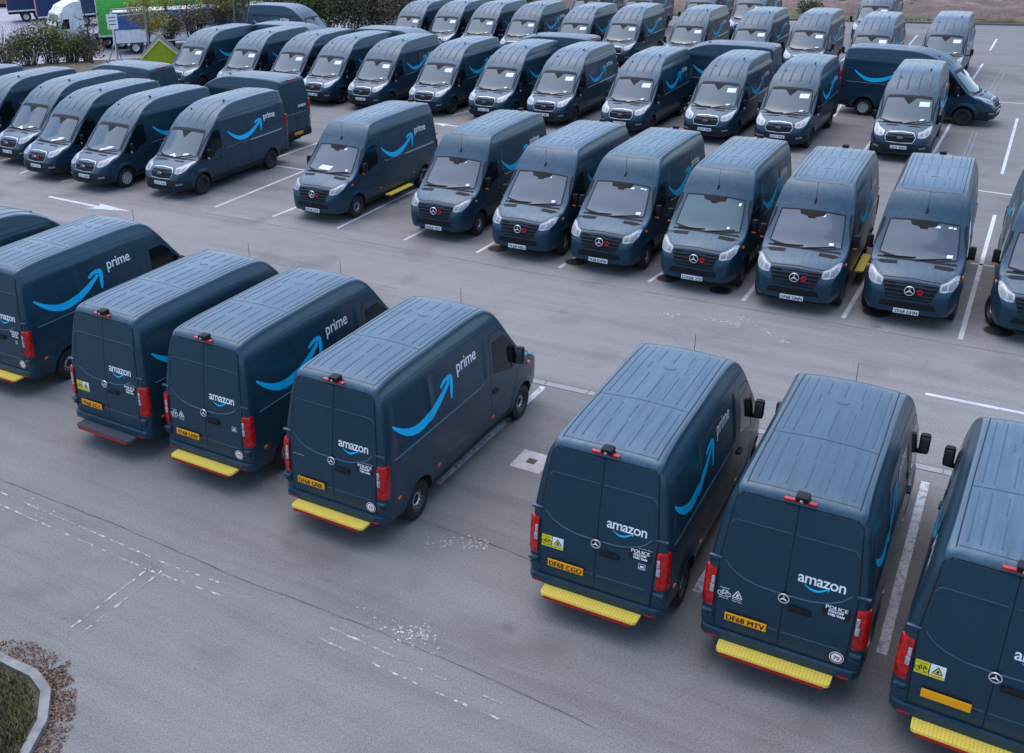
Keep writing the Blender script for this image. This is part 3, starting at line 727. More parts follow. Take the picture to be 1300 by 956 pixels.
    for x in (0, 3.75):
        for s in (1, -1): parts.append(dict(name='wheel', wheel=True, loc=(x, s * .862, .345), par=None, label=None, key='wheel', mesh=None))
    # rear
    m = MB(); D.poly(m, [(-.80, .62), (-.83, 1.6), (-.76, 2.48), (-.66, 2.56), (.66, 2.56), (.76, 2.48), (.83, 1.6), (.80, .62)], 'B', MAT['seal'], .002, .003, .12, .02); part('door_seal', m, b)
    drs = []
    for s in (1, -1):
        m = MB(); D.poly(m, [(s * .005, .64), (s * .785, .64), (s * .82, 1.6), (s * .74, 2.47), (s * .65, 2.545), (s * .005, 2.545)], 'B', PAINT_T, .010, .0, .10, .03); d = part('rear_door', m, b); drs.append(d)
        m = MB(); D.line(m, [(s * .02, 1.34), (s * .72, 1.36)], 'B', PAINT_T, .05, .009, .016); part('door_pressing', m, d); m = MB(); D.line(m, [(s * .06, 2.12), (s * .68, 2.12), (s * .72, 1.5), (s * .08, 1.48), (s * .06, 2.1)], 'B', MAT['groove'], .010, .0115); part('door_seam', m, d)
        m = MB(); m.rbox((-1.06, s * .90, 1.38 + .0), (.10, .12, .86), MAT['redlamp'], .03); t = part('tail_lamp', m, b)
        m = MB(); m.rbox((-1.10, s * .90, 1.06), (.05, .09, .14), MAT['clearlamp'], .015); part('reversing_lamp', m, t)
    m = MB(); m.rbox((-1.13, -.10, 1.18), (.03, .24, .05), MAT['black'], .012); part('door_handle', m, drs[1])
    m = MB(); m.rbox((-.99, 0, 2.66), (.10, .50, .05), MAT['redlamp'], .012); part('high_brake_lamp', m, b)
    m = MB(); m.prism([(-.60, -.99), (-.60, -.9), (-1.0, -.86), (-1.0, .86), (-.60, .9), (-.60, .99), (-1.0, .97), (-1.16, .90), (-1.21, .7), (-1.21, -.7), (-1.16, -.90), (-1.0, -.97)], 2, .42, .66, MAT['black'])
    part('rear_bumper', m, b, smooth=30)
    m = MB(); tx = text('amazon', .012, .94); k = .48 / tx['w']
    D.flat(m, tx, 'B', lambda x, y: (-.42 - x * k, 1.56 + y * k * 1.12), MAT['white'], .014); part('amazon_lettering', m, drs[1], 'white lettering reading amazon')
    tx = text('prime', .010, .98); k = .66 / tx['w']
    m = MB(); smile(D, m, 'R', -.55, 1.27, 1.84, .36, MAT['blue'], 0); part('smile_arrow', m, b, 'blue curved arrow on the right side', key='smile')
    m = MB(); D.flat(m, tx, 'R', lambda x, y: (1.80 + x * k, 1.86 + y * k * 1.05), MAT['white'], .005); part('prime_lettering', m, b, 'white lettering reading prime', key='smile')
    m = MB(); smile(D, m, 'L', 2.24, .42, 1.84, .36, MAT['blue'], 0); part('smile_arrow', m, b, 'blue curved arrow on the left side', key='smile')
    m = MB(); D.flat(m, tx, 'L', lambda x, y: (-.10 - x * k, 1.86 + y * k * 1.05), MAT['white'], .005); part('prime_lettering', m, b, 'white lettering reading prime', key='smile')
    return dict(parts=parts, D=D, doors=drs, body=b, screen=wsc, grille=g, kind='T')

SPR = build_sprinter(); TRA = build_transit()

# ------------------------------------------------------------------ things that vary from van to van (children of the van's parts)
def plate_mesh(txt, rear, kind):
    m = MB(); tx = text(txt or '-', 0, 1.05); k = .47 / tx['w']; ky = .082 / .72
    rep = (-1, 0, 1) if txt else ()
    if rear:
        x, yc, zc = (-1.042, .41, .815) if kind == 'S' else (-1.222, 0, .60)
        m.rbox((x, yc, zc), (.02, .52, .111), MAT['yellowplate'], .004)
        for e in rep: m.add([Vector((x - .012 - e * .0003, yc - v.co.x * k + e * .0035, zc - .041 + v.co.y * ky)) for v in tx.vertices], [tuple(p.vertices) for p in tx.polygons], MAT['ink'])
    else:
        x, yc, zc = (4.965, 0, .385) if kind == 'S' else (4.80, 0, .545)
        m.rbox((x, yc, zc), (.02, .52, .111), MAT['whiteplate'], .004)
        for e in rep: m.add([Vector((x + .012 + e * .0003, yc + v.co.x * k + e * .0035, zc - .041 + v.co.y * ky)) for v in tx.vertices], [tuple(p.vertices) for p in tx.polygons], MAT['ink'])
    return m.mesh('number_plate')
D = SPR['D']; DT = TRA['D']
def sticker_mesh():
    out = {}
    m = MB(); D.poly(m, [(-.45, 1.25), (-.45, 1.42), (-.77, 1.42), (-.77, 1.25)], 'B', MAT['ink'], .013, .0, .2)
    for body, z, wd, h in (('POLICE', 1.362, .25, .052), ('FOLLOW', 1.318, .17, .036), ('THIS VAN', 1.271, .19, .036)):
        tx = text(body, 0, 1.08); k = wd / tx['w']
        for e in (-1, 0, 1): D.flat(m, tx, 'B', lambda x, y: (-.61 - x * k + e * .0035, z + y * h / .72), MAT['white'], .0155 + e * .0004)
    out['police'] = m.mesh('police_sticker')
    m = MB(); tx = text('24hr tracker fitted', 0, 1); k = .2 / tx['w']; D.flat(m, tx, 'B', lambda x, y: (-.66 - x * k, 1.435 + y * .022), MAT['white'], .014); out['tiny'] = m.mesh('small_sticker')
    m = MB(); n = 24
    for r, mt, o in ((.085, MAT['white'], .013), (.078, MAT['redpaint'], .014), (.062, MAT['white'], .015)):
        D.poly(m, [(-.70 + r * cos(2 * pi * i / n), .685 + r * sin(2 * pi * i / n)) for i in range(n)], 'B', mt, o, .0, .3)
    tx = text('70', .02, 1); k = .075 / tx['w']; D.flat(m, tx, 'B', lambda x, y: (-.70 - x * k, .655 + y * .078), MAT['ink'], .0165); out['seventy'] = m.mesh('speed_sticker')
    def cyc(m, ink, cx, cz, s):
        for dx in (-.042, .042):
            o = [(cx - dx * s + .026 * s * cos(a), cz + .026 * s * sin(a)) for a in linspace(0, 2 * pi, 11)[:-1]]; D.line(m, o, 'B', ink, .007 * s, .016, closed=True, st=.02)
        for a in (((-.042, 0), (-.01, .045)), ((-.01, .045), (.034, .045)), ((.034, .045), (.042, 0)), ((-.042, 0), (.0, .0)), ((0, 0), (.034, .045)), ((.0, 0), (-.015, .058))):
            D.line(m, [(cx - p[0] * s, cz + p[1] * s) for p in a], 'B', ink, .006 * s, .016, st=.02)
    def warn(m, ink, fill, cx, cz, s):
        D.line(m, [(cx - .055 * s, cz), (cx + .055 * s, cz), (cx, cz + .095 * s)], 'B', ink, .012 * s, .016, closed=True, st=.03)
        if fill: D.poly(m, [(cx - .04 * s, cz + .008), (cx + .04 * s, cz + .008), (cx, cz + .08 * s)], 'B', fill, .0145, .0, .2)
        D.poly(m, [(cx - .016 * s, cz + .015 * s), (cx + .016 * s, cz + .015 * s), (cx + .004, cz + .055 * s), (cx - .01, cz + .05 * s)], 'B', ink, .0165, .0, .2)
    m = MB()
    D.poly(m, [(.79, 1.04), (.79, 1.22), (.64, 1.22), (.64, 1.04)], 'B', MAT['stickery'], .013, .0, .3)
    D.poly(m, [(.63, 1.04), (.63, 1.22), (.47, 1.22), (.47, 1.04)], 'B', MAT['white'], .013, .0, .3)
    D.poly(m, [(.628, 1.042), (.628, 1.085), (.472, 1.085), (.472, 1.042)], 'B', MAT['stickery'], .014, .0, .3)
    cyc(m, MAT['ink'], .715, 1.11, 1.1); warn(m, MAT['ink'], MAT['stickery'], .55, 1.10, 1.0)
    for body, cx, z in (('CYCLISTS', .715, 1.185), ('STAY BACK', .715, 1.06), ('BLIND SPOT', .55, 1.058)):
        tx = text(body, .01, 1); k = .11 / tx['w']; D.flat(m, tx, 'B', lambda x, y: (cx - x * k, z + y * .02), MAT['ink'], .0165)
    out['yellow'] = m.mesh('warning_sticker')
    m = MB(); cyc(m, MAT['white'], .715, 1.12, 1.2); warn(m, MAT['white'], None, .55, 1.11, 1.1)
    for body, cx, z in (('Cyclists', .715, 1.20), ('beware of', .715, 1.075), ('passing this', .715, 1.05), ('Blind spot', .55, 1.075), ('Take care', .55, 1.045)):
        tx = text(body, .01, 1); k = .12 / tx['w']; D.flat(m, tx, 'B', lambda x, y: (cx - x * k, z + y * .024), MAT['white'], .015)
    out['white'] = m.mesh('warning_sticker')
    m = MB(); D.line(m, [(-.60, 1.13), (-.60, 1.21), (-.69, 1.21), (-.69, 1.13)], 'B', MAT['white'], .008, .014, closed=True); D.line(m, [(-.62, 1.17), (-.67, 1.17)], 'B', MAT['white'], .03, .014)
    tx = text('cctv', .02, 1); k = .1 / tx['w']; D.flat(m, tx, 'B', lambda x, y: (-.645 - x * k, 1.14 + y * .02), MAT['white'], .0155); out['square'] = m.mesh('small_sticker')
    m = MB(); D.poly(m, [(-.60, 1.13), (-.60, 1.21), (-.67, 1.21), (-.67, 1.13)], 'B', MAT['green'], .014, .0, .2); out['green'] = m.mesh('small_sticker')
    m = MB(); tx = text('SPRINTER', .01, 1.1); k = .22 / tx['w']; D.flat(m, tx, 'B', lambda x, y: (.66 - x * k, 1.24 + y * .03), MAT['silver'], .014); out['model'] = m.mesh('model_lettering')
    return out
STK = sticker_mesh()
def step_mesh(mat):
    m = MB(); o = roundpoly([(-.985, -.70), (-.985, .70), (-1.265, .69), (-1.265, -.69)], .07); m.prism(o, 2, .385, .425, mat)
    for y in (-.55, .0, .55): m.box((-.97, y, .40), (.40, .05, .045), MAT['under'])
    return m.mesh('rear_step', 40)
STEP = {'yellow': step_mesh(MAT['step']), 'dark': step_mesh(MAT['stepdark'])}
m_ = MB(); m_.box((-1.262, 0, .372), (.018, 1.26, .045), MAT['redpaint']); STEPRED = m_.mesh('step_strip')
m_ = MB(); m_.prism(roundpoly([(.95, 1.00), (2.42, 1.00), (2.36, 1.20), (1.0, 1.20)], .04), 2, .33, .37, MAT['step']); m_.box((1.3, .95, .34), (.05, .3, .04), MAT['under']); m_.box((2.1, .95, .34), (.05, .3, .04), MAT['under']); SIDESTEP = m_.mesh('side_step', 40)
m_ = MB()
for k in range(5):
    a = 2 * pi * k / 5; m_.lathe([(.0, .0001), (.012, .025), (.02, .036), (.006, .038)], (4.975, .21 + .028 * cos(a), .885 + .028 * sin(a)), MAT['poppy'], 10, 'X')
m_.lathe([(.03, .0001), (.028, .018), (.01, .02)], (4.975, .21, .885), MAT['seal'], 10, 'X'); POPPY = m_.mesh('poppy', 40)
POPPY_T = POPPY.copy()
for v in POPPY_T.vertices: v.co.x -= .17
def screen_bits(DD, spec, z=0):
    out = []
    for o, mt in spec: m = MB(); DD.poly(m, o, 'F', mt, .007, .0, .1); out.append(m.mesh('windscreen_paper'))
    return out
def rc(y0, z0, y1, z1, sk=0): return [(y0, z0), (y1, z0), (y1 + sk, z1), (y0 + sk, z1)]
BITS = {
    'S0': screen_bits(D, [(rc(.52, 1.44, .62, 1.49), MAT['paper']), (rc(.20, 1.98, .30, 2.02), MAT['paper'])]),
    'S1': screen_bits(D, [(rc(.58, 1.43, .70, 1.49), MAT['paper']), (rc(.24, 1.97, .34, 2.01), MAT['paper']), (rc(.50, 1.98, .58, 2.01), MAT['paper']), (rc(.60, 1.97, .66, 2.0), MAT['paper'])]),
    'S2': screen_bits(D, [(rc(.48, 1.44, .54, 1.48), MAT['paper']), (rc(.60, 1.92, .66, 1.98), MAT['paper'])]),
    'S3': screen_bits(D, [(rc(-.42, 1.42, .02, 1.53, .1), MAT['paper']), (rc(.58, 1.43, .66, 1.48), MAT['paper']), (rc(.26, 1.97, .36, 2.01), MAT['paper'])]),
    'T0': screen_bits(DT, [(rc(.34, 1.74, .66, 1.88), MAT['paper']), (rc(.45, 1.32, .58, 1.37, .03), MAT['paper'])]),
    'T1': screen_bits(DT, [([(-.30, 1.25), (.05, 1.25), (-.08, 1.34)], MAT['paper']), ([(.30, 1.30), (.50, 1.33), (.48, 1.37), (.3, 1.35)], MAT['paper'])]),
    'T2': screen_bits(DT, [([(.02, 1.26), (.45, 1.35), (.55, 1.41), (.30, 1.39), (.2, 1.33), (.0, 1.31)], MAT['paper'])]),
}

TW = [p for p in TRA['parts']]
def place(proto, label, x, y, yaw, group, plate=None, rims=None, step=None, screen=None, bits=None, poppy=False, stickers=(), sidestep=False, simple_=False, front=True, steer=None, mirrors_out=False):
    root = thing('delivery_van', label, 'van', (x, y, 0), radians(yaw), group)
    objs = []; kind = proto['kind']; S = kind == 'S'
    rims = rims or {}
    if steer is None: steer = random.uniform(-.07, .07)
    nm = 0
    wi = 0
    for p in proto['parts']:
        if p.get('wheel'):
            s = 1 if p['loc'][1] > 0 else -1; fr = p['loc'][0] > 2
            wk = rims.get(wi, 'steel' if S else 'black'); wi += 1
            o = link('wheel', WHEEL[wk][0], root, p['loc']); o.rotation_euler = (0, random.uniform(0, 6), (0 if s > 0 else pi) + (steer if fr else 0))
            r = link('rim', WHEEL[wk][1], o); objs.append(o); continue
        me = p['mesh']
        if p['key'] == 'screen' and screen:
            me2 = SCR.get((kind, screen))
            if not me2: me2 = me.copy(); me2.materials.clear(); me2.materials.append(MAT[screen]); SCR[(kind, screen)] = me2
            me = me2
        o = link(p['name'], me, root if p['par'] is None else objs[p['par']], None, p['label']); objs.append(o)
        if p['name'] == 'door_mirror':
            if mirrors_out: o.location.y = .15 if nm == 0 else -.15
            nm += 1
    body = objs[proto['body']]
    if plate is not None:
        link('number_plate', plate_mesh(plate, not front, kind), objs[proto['doors'][0]] if not front else body, None, (('white' if front else 'yellow') + ' number plate reading ' + plate) if plate else 'yellow number plate')
    for me in BITS.get(bits, ()): link('windscreen_paper', me, objs[proto['screen']], None, 'white paper behind the windscreen')
    if poppy: link('poppy', POPPY if S else POPPY_T, objs[proto['grille']], None, 'red poppy fixed to the grille')
    if step:
        st = link('rear_step', STEP[step], body, None, step + ' rear step with grip tread'); link('step_strip', STEPRED, st)
    if sidestep: link('side_step', SIDESTEP, body, None, 'yellow folding side step')
    names = {'police': 'black POLICE FOLLOW THIS VAN sticker', 'seventy': 'round speed sticker reading 70', 'yellow': 'yellow and white cyclist and blind spot warning stickers', 'white': 'white cyclist and blind spot warning stickers', 'square': 'small white square sticker', 'green': 'small green sticker', 'tiny': 'small white print above the black sticker', 'model': None}
    for k in stickers:
        left = k in ('yellow', 'white', 'model')
        link(STK[k].name.split('.')[0], STK[k], objs[proto['doors'][0 if left else 1]], None, names[k])
    return root
SCR = {}

# ------------------------------------------------------------------ the vans
GF = 'vans parked in the front row facing the camera'
GN = 'vans parked with their rear doors to the camera'
GL = 'vans in the left block of the middle row'
GR = 'vans in the long second row'
GQ = 'vans in the third row'
GP = 'vans in the farthest row'
GC = 'vans standing crosswise between the rows'
base_t = 'slate blue van '
# near row, rear doors to the camera
place(SPR, 'slate blue van with plate DF68 GNK and yellow rear step beside the empty bay', -.30, 14.92, 57.1, GN, 'DF68 GNK', step='yellow', front=False, stickers=('police', 'seventy', 'tiny', 'model'))
place(SPR, 'slate blue van with plate DF68 CGO, yellow warning stickers and yellow rear step', 3.36, 12.53, 57.8, GN, 'DF68 CGO', step='yellow', front=False, stickers=('police', 'yellow', 'square', 'tiny'))
place(SPR, 'slate blue van with plate DF68 MTV, white cyclist stickers and yellow rear step', 5.45, 11.27, 57.6, GN, 'DF68 MTV', step='yellow', front=False, stickers=('police', 'seventy', 'white'))
place(SPR, 'slate blue van seen from behind, cut off by the bottom right corner', 7.30, 9.78, 55.6, GN, '', front=False, step='yellow', stickers=('yellow', 'police'))
place(SPR, 'slate blue van with plate YF68 LNV and yellow step, beside the dark step', -2.56, 16.65, 57.2, GN, 'YF68 LNV', step='yellow', front=False, stickers=('white', 'seventy', 'square'))
place(SPR, 'slate blue van with a dark grey rear step and plate YF68 XGZ', -4.55, 17.89, 56.6, GN, 'YF68 XGZ', step='dark', front=False, stickers=('yellow', 'police', 'tiny'))
place(SPR, 'slate blue van at the left edge with green sticker and prime on its side', -7.50, 20.6, 57.8, GN, None, step='yellow', front=False, stickers=('police', 'green', 'seventy'))
place(TRA, 'slate blue van at the left edge showing only its roof, behind the green-stickered van', -10.1, 22.3, 57.0, GN, front=False)
# front row, facing the camera
F_ = [
 ('with plate DF68 DPR and large white dashboard paper', .77, 34.73, -124.1, 'DF68 DPR', 'S3', True, True),
 ('with plate DK68 YKK and a poppy on its grille', 4.28, 32.68, -122.9, 'DK68 YKK', 'S0', True, False),
 ('with plate YL68 NJO and a poppy on its grille', 6.52, 30.76, -123.9, 'YL68 NJO', 'S0', True, False),
 ('with plate YL68 KWW and small papers on its windscreen', 8.43, 29.5, -123.4, 'YL68 KWW', 'S1', True, False),
 ('with plate OX68 ZSJ and a greenish windscreen in the front row', 10.43, 28.06, -123.0, 'OX68 ZSJ', 'S2', True, False),
 ('with plate DF68 GNN and its yellow side step folded out', 12.26, 26.65, -121.8, 'DF68 GNN', 'S0', True, True),
 ('with plate YF68 GHN and a dark red poppy', 14.39, 25.64, -121.0, 'YF68 GHN', 'S1', True, False),
 ('with turned front wheels at the right edge', 16.68, 24.32, -121.5, None, 'S0', False, False)]
for i, (t, x, y, a, pl, bt, pop, ss) in enumerate(F_):
    place(SPR, 'slate blue van ' + t, x, y, a, GF, pl, bits=bt, poppy=pop, sidestep=ss, screen='screen_g' if i == 4 else None, steer=.35 if i == 7 else None)
# left block
L_ = [
 ('papers on the dashboard, rightmost of the left block', -4.66, 37.76, -122.8, 'LD71 VHA', 'T1', {}, 0),
 ('silver front wheel cover, second in the left block', -7.40, 38.9, -124.5, 'LD71 WFN', 'T2', {2: 'cover', 3: 'cover'}, 0),
 ('a red poppy on its grille in the left block', -9.57, 40.55, -124.3, 'LD71 VGY', 'T2', {}, 1),
 ('two dashboard papers, fourth in the left block', -11.35, 42.87, -124.0, 'LD71 VKM', 'T1', {}, 0),
 ('nose cut off by the left edge, fifth in the left block', -13.75, 44.1, -123.0, 'LD71 WGE', 'T2', {}, 0),
 ('only its roof showing, sixth in the left block', -16.35, 45.3, -123.0, None, None, {}, 0),
 ('only a roof corner showing at the far left edge', -18.6, 47.0, -123.0, None, None, {}, 0)]
for t, x, y, a, pl, bt, rm, pop in L_:
    place(TRA, base_t + 'with ' + t, x, y, a, GL, pl, bits=bt, poppy=bool(pop), rims=rm)
# second row
R_ = [
 ('leftmost of the second row, beside the lime green hut', -7.44, 56.82, -123.3), ('second from the left in the second row', -4.54, 55.35, -124.1),
 ('third from the left in the second row', -2.08, 53.86, -124.5), ('fourth from the left in the second row', -.18, 52.39, -124.3),
 ('fifth from the left in the second row', 2.0, 50.99, -123.3), ('sixth from the left in the second row, above the painted arrow', 4.76, 49.42, -123.7),
 ('sixth from the right in the second row', 7.28, 47.81, -123.9), ('fifth from the right in the second row', 9.55, 46.51, -123.2),
 ('fourth from the right in the second row, below an empty gap', 12.28, 44.52, -123.5), ('third from the right in the second row', 15.22, 42.99, -124.0),
 ('second from the right in the second row', 17.42, 41.52, -123.4), ('rightmost of the second row, in front of a crosswise van', 20.76, 39.49, -121.6)]
RP = ['LD71 VFE', 'LD71 VFK', 'LD71 VHO', 'LD71 WEA', 'LD71 VGX', 'LD71 WHK', 'LD71 VHM', 'LD71 WFC', 'LD71 WXE', 'LD71 VXK', 'LD71 VVZ', 'LD71 WXU']
for (t, x, y, a), pl in zip(R_, RP): place(TRA, base_t + t, x, y, a, GR, pl, bits='T0')
Q_ = [
 ('leftmost of the third row, half hidden by a crosswise van', 4.0, 66.65, -123.3), ('second from the left in the third row', 6.21, 65.94, -123.9), ('third from the left in the third row', 8.23, 64.72, -123.6),
 ('fourth from the left in the third row', 10.39, 63.36, -123.1), ('fifth from the left in the third row, bonnet hidden', 12.94, 61.33, -123.0),
 ('sixth from the left in the third row', 15.4, 60.52, -122.4), ('seventh from the left in the third row, right of the gap', 18.5, 58.76, -123.4),
 ('fourth from the right in the third row', 21.19, 57.01, -123.0), ('third from the right in the third row, facing the camera squarely', 23.67, 55.82, -122.9),
 ('second from the right in the third row, behind a crosswise van', 25.84, 53.66, -122.8), ('rightmost of the third row, standing apart by the earth bank', 29.07, 53.03, -122.6)]
for t, x, y, a in Q_: place(TRA, base_t + t, x, y, a, GQ, 'LD71 VHN' if 'apart' in t or 'sixth' in t else None, bits='T0', mirrors_out=True)
P_ = [('leftmost of the farthest row', 15.72, 72.51, -122.9), ('second from the left in the farthest row, left of the gap', 18.77, 71.18, -123.2), ('third from the left in the farthest row', 22.09, 69.06, -122.8),
      ('fourth from the left in the farthest row', 24.75, 67.82, -122.7), ('rightmost of the farthest row, against the earth bank', 30.96, 64.67, -122.9)]
for t, x, y, a in P_: place(TRA, base_t + t, x, y, a, GP, bits='T0', mirrors_out=True)
# standing crosswise
place(TRA, base_t + 'standing crosswise with silver rear wheel cover and its whole side showing', 20.98, 43.69, -39.7, GC, 'LD71 WXH', rims={0: 'cover', 1: 'cover'}, bits='T0')
place(TRA, base_t + 'standing crosswise facing left behind the second row', 16.3, 45.24, 146.5, GC)
place(TRA, base_t + 'standing crosswise with only its roof showing mid-yard', 9.37, 49.26, 146.0, GC)
place(TRA, base_t + 'standing crosswise facing right below the leftmost van of the third row', .36, 54.33, -32.4, GC)
place(TRA, base_t + 'standing crosswise facing right behind the left end of the second row', -5.2, 57.4, -31.5, GC)
place(TRA, base_t + 'standing crosswise by the hedge with prime lettering on its side', -6.4, 66.9, -31.5, GC)
place(TRA, base_t + 'crosswise with only roof and brake lamp showing behind the left block', -9.74, 44.77, 146.8, GC, front=False)
place(TRA, base_t + 'crosswise showing its rear doors and yellow plate behind the left block', -4.02, 40.97, 146.0, GC, 'LD71 VGZ', front=False)

# ------------------------------------------------------------------ ground
def asphalt():
    m, t, b = nodes('asphalt')
    tc = N(t, 'ShaderNodeTexCoord'); P = tc.outputs['Object']
    big = noise(t, P, .12, 5, .6); med = noise(t, P, .9, 6, .65); fine = noise(t, P, 22, 5, .7); gr = noise(t, P, 52, 3, .7)
    c = ramp(t, big, [(.3, (.158, .147, .146)), (.5, (.188, .179, .175)), (.72, (.220, .212, .204))])
    c = mix(t, .55, c, ramp(t, med, [(.28, (.120, .108, .112)), (.45, (.175, .165, .168)), (.58, (.205, .196, .194)), (.75, (.260, .252, .248))]))
    c = mix(t, .42, c, ramp(t, fine, [(.3, (.06, .057, .062)), (.7, (.30, .29, .29))]))
    c = mix(t, .42, c, ramp(t, gr, [(.35, (.04, .038, .042)), (.65, (.345, .335, .33))]))
    # driven lanes are paler, bays more stained: bands across the rows
    mp = N(t, 'ShaderNodeMapping'); mp.inputs[2].default_value = (0, 0, radians(123)); t.links.new(P, mp.inputs[0])
    sx = N(t, 'ShaderNodeSeparateXYZ'); t.links.new(mp.outputs[0], sx.inputs[0])
    # bay band strength from position along the row direction
    mr = N(t, 'ShaderNodeValToRGB'); e = mr.color_ramp.elements
    sc = N(t, 'ShaderNodeMapRange'); sc.inputs[1].default_value = -80; sc.inputs[2].default_value = 0
    wob = N(t, 'ShaderNodeMath', operation='MULTIPLY_ADD'); wob.inputs[1].default_value = 2.0; t.links.new(med, wob.inputs[0]); t.links.new(sx.outputs[0], wob.inputs[2])
    t.links.new(wob.outputs[0], sc.inputs[0]); t.links.new(sc.outputs[0], mr.inputs[0])
    K = lambda p: (p + 80) / 80
    e[0].position = 0; e[0].color = (.80,) * 3 + (1,); e[1].position = 1; e[1].color = (.88,) * 3 + (1,)
    for p, v in ((K(-47), .86), (K(-42), .86), (K(-38), .96), (K(-34), .84), (K(-25.4), .92), (K(-24.2), 1.06), (K(-17.5), 1.06), (K(-16.2), .84), (K(-11.5), .86), (K(-9.5), .92)):
        x = e.new(p); x.color = (v, v, v, 1)
    c = mix(t, 1.0, c, mr.outputs[0], 'MULTIPLY')
    stv = N(t, 'ShaderNodeMapping'); stv.inputs[3].default_value = (1.6, .10, 1); t.links.new(mp.outputs[0], stv.inputs[0])
    c = mix(t, .9, c, ramp(t, noise(t, stv.outputs[0], 1.0, 5, .7), [(.32, (.80, .79, .80)), (.5, (1, 1, 1)), (.68, (1.12, 1.12, 1.11))]), 'MULTIPLY')
    # oil and water stains
    vo = noise(t, coords(t, (.5, .5, 1)), 1.0, 3, .5); f = N(t, 'ShaderNodeMapRange'); f.inputs[1].default_value = .56; f.inputs[2].default_value = .68; f.inputs[4].default_value = .45
    t.links.new(vo, f.inputs[0]); c = mix(t, f.outputs[0], c, (.09, .083, .085))
    dv = N(t, 'ShaderNodeTexVoronoi'); dv.inputs['Scale'].default_value = .8; t.links.new(P, dv.inputs[0])
    d1 = N(t, 'ShaderNodeMapRange'); d1.inputs[1].default_value = .02; d1.inputs[2].default_value = .13; d1.inputs[3].default_value = .55; d1.inputs[4].default_value = 0; t.links.new(dv.outputs[0], d1.inputs[0])
    d2 = N(t, 'ShaderNodeMapRange'); d2.inputs[1].default_value = .52; d2.inputs[2].default_value = .6; t.links.new(noise(t, P, .5, 2), d2.inputs[0])
    d3 = N(t, 'ShaderNodeMath', operation='MULTIPLY'); t.links.new(d1.outputs[0], d3.inputs[0]); t.links.new(d2.outputs[0], d3.inputs[1])
    c = mix(t, d3.outputs[0], c, (.055, .052, .055))
    # hair cracks
    vc = N(t, 'ShaderNodeTexVoronoi', feature='DISTANCE_TO_EDGE'); vc.inputs['Scale'].default_value = .16
    ns = N(t, 'ShaderNodeTexNoise'); ns.inputs['Scale'].default_value = 1.5; t.links.new(P, ns.inputs[0])
    vm = N(t, 'ShaderNodeVectorMath', operation='MULTIPLY_ADD'); vm.inputs[1].default_value = (1.2, 1.2, 0); t.links.new(ns.outputs[1], vm.inputs[0]); t.links.new(P, vm.inputs[2]); t.links.new(vm.outputs[0], vc.inputs[0])
    f = N(t, 'ShaderNodeMapRange'); f.inputs[1].default_value = 0; f.inputs[2].default_value = .004; f.inputs[3].default_value = .16; f.inputs[4].default_value = 0
    t.links.new(vc.outputs[0], f.inputs[0]); c = mix(t, f.outputs[0], c, (.07, .07, .078))
    t.links.new(c, b.inputs['Base Color'])
    rr = N(t, 'ShaderNodeMapRange'); rr.inputs[3].default_value = .95; rr.inputs[4].default_value = .62; t.links.new(big, rr.inputs[0]); t.links.new(rr.outputs[0], b.inputs['Roughness'])
    b.inputs['Specular IOR Level'].default_value = .35
    bump(t, b, fine, .35, .008); return m
def soil(name, cols, sc=.6):
    m, t, b = nodes(name); tc = N(t, 'ShaderNodeTexCoord'); P = tc.outputs['Object']
    a = noise(t, P, sc, 7, .7); f = noise(t, P, sc * 9, 5, .7)
    c = mix(t, .5, ramp(t, a, [(.3, cols[0]), (.5, cols[1]), (.7, cols[2])]), ramp(t, f, [(.3, cols[0]), (.55, cols[1]), (.7, cols[2])]))
    t.links.new(c, b.inputs['Base Color']); b.inputs['Roughness'].default_value = 1; bump(t, b, f, .6, .05); return m
def sheet(name, corners, z, mat, kind='structure', sub=0):
    m = MB(); n = len(corners); m.add([(c[0], c[1], z) for c in corners], [tuple(range(n))], mat)
    o = link(name, m.mesh(name), kind=kind); return o
ASP = asphalt()
E1 = Vector((cos(radians(-123)), sin(radians(-123)), 0)); E2 = Vector((-E1.y, E1.x, 0))     # along a bay / across the bays
def W(a, b, z=0): v = E1 * a + E2 * b; return Vector((v.x, v.y, z))
sheet('ground', [(-700, -300), (700, -300), (700, 900), (-700, 900)], -2.62, soil('far_ground', [(.10, .11, .07), (.15, .14, .10), (.2, .18, .15)], .05))
lot = [(-60, -20), (60, -20), G(1500, 38).xy, G(1300, 33).xy, G(1000, 26).xy, G(640, 11).xy, G(585, 30).xy, G(400, 47).xy, G(200, 84).xy, G(60, 93).xy, G(0, 97).xy, (-40, 62)]
sheet('car_park', lot, 0, ASP)
sheet('yard_beyond', [(-160, 64), (6, 64), (6, 220), (-160, 220)], -2.5, simple('yard_concrete', (.30, .30, .33), .9, scale=.4))

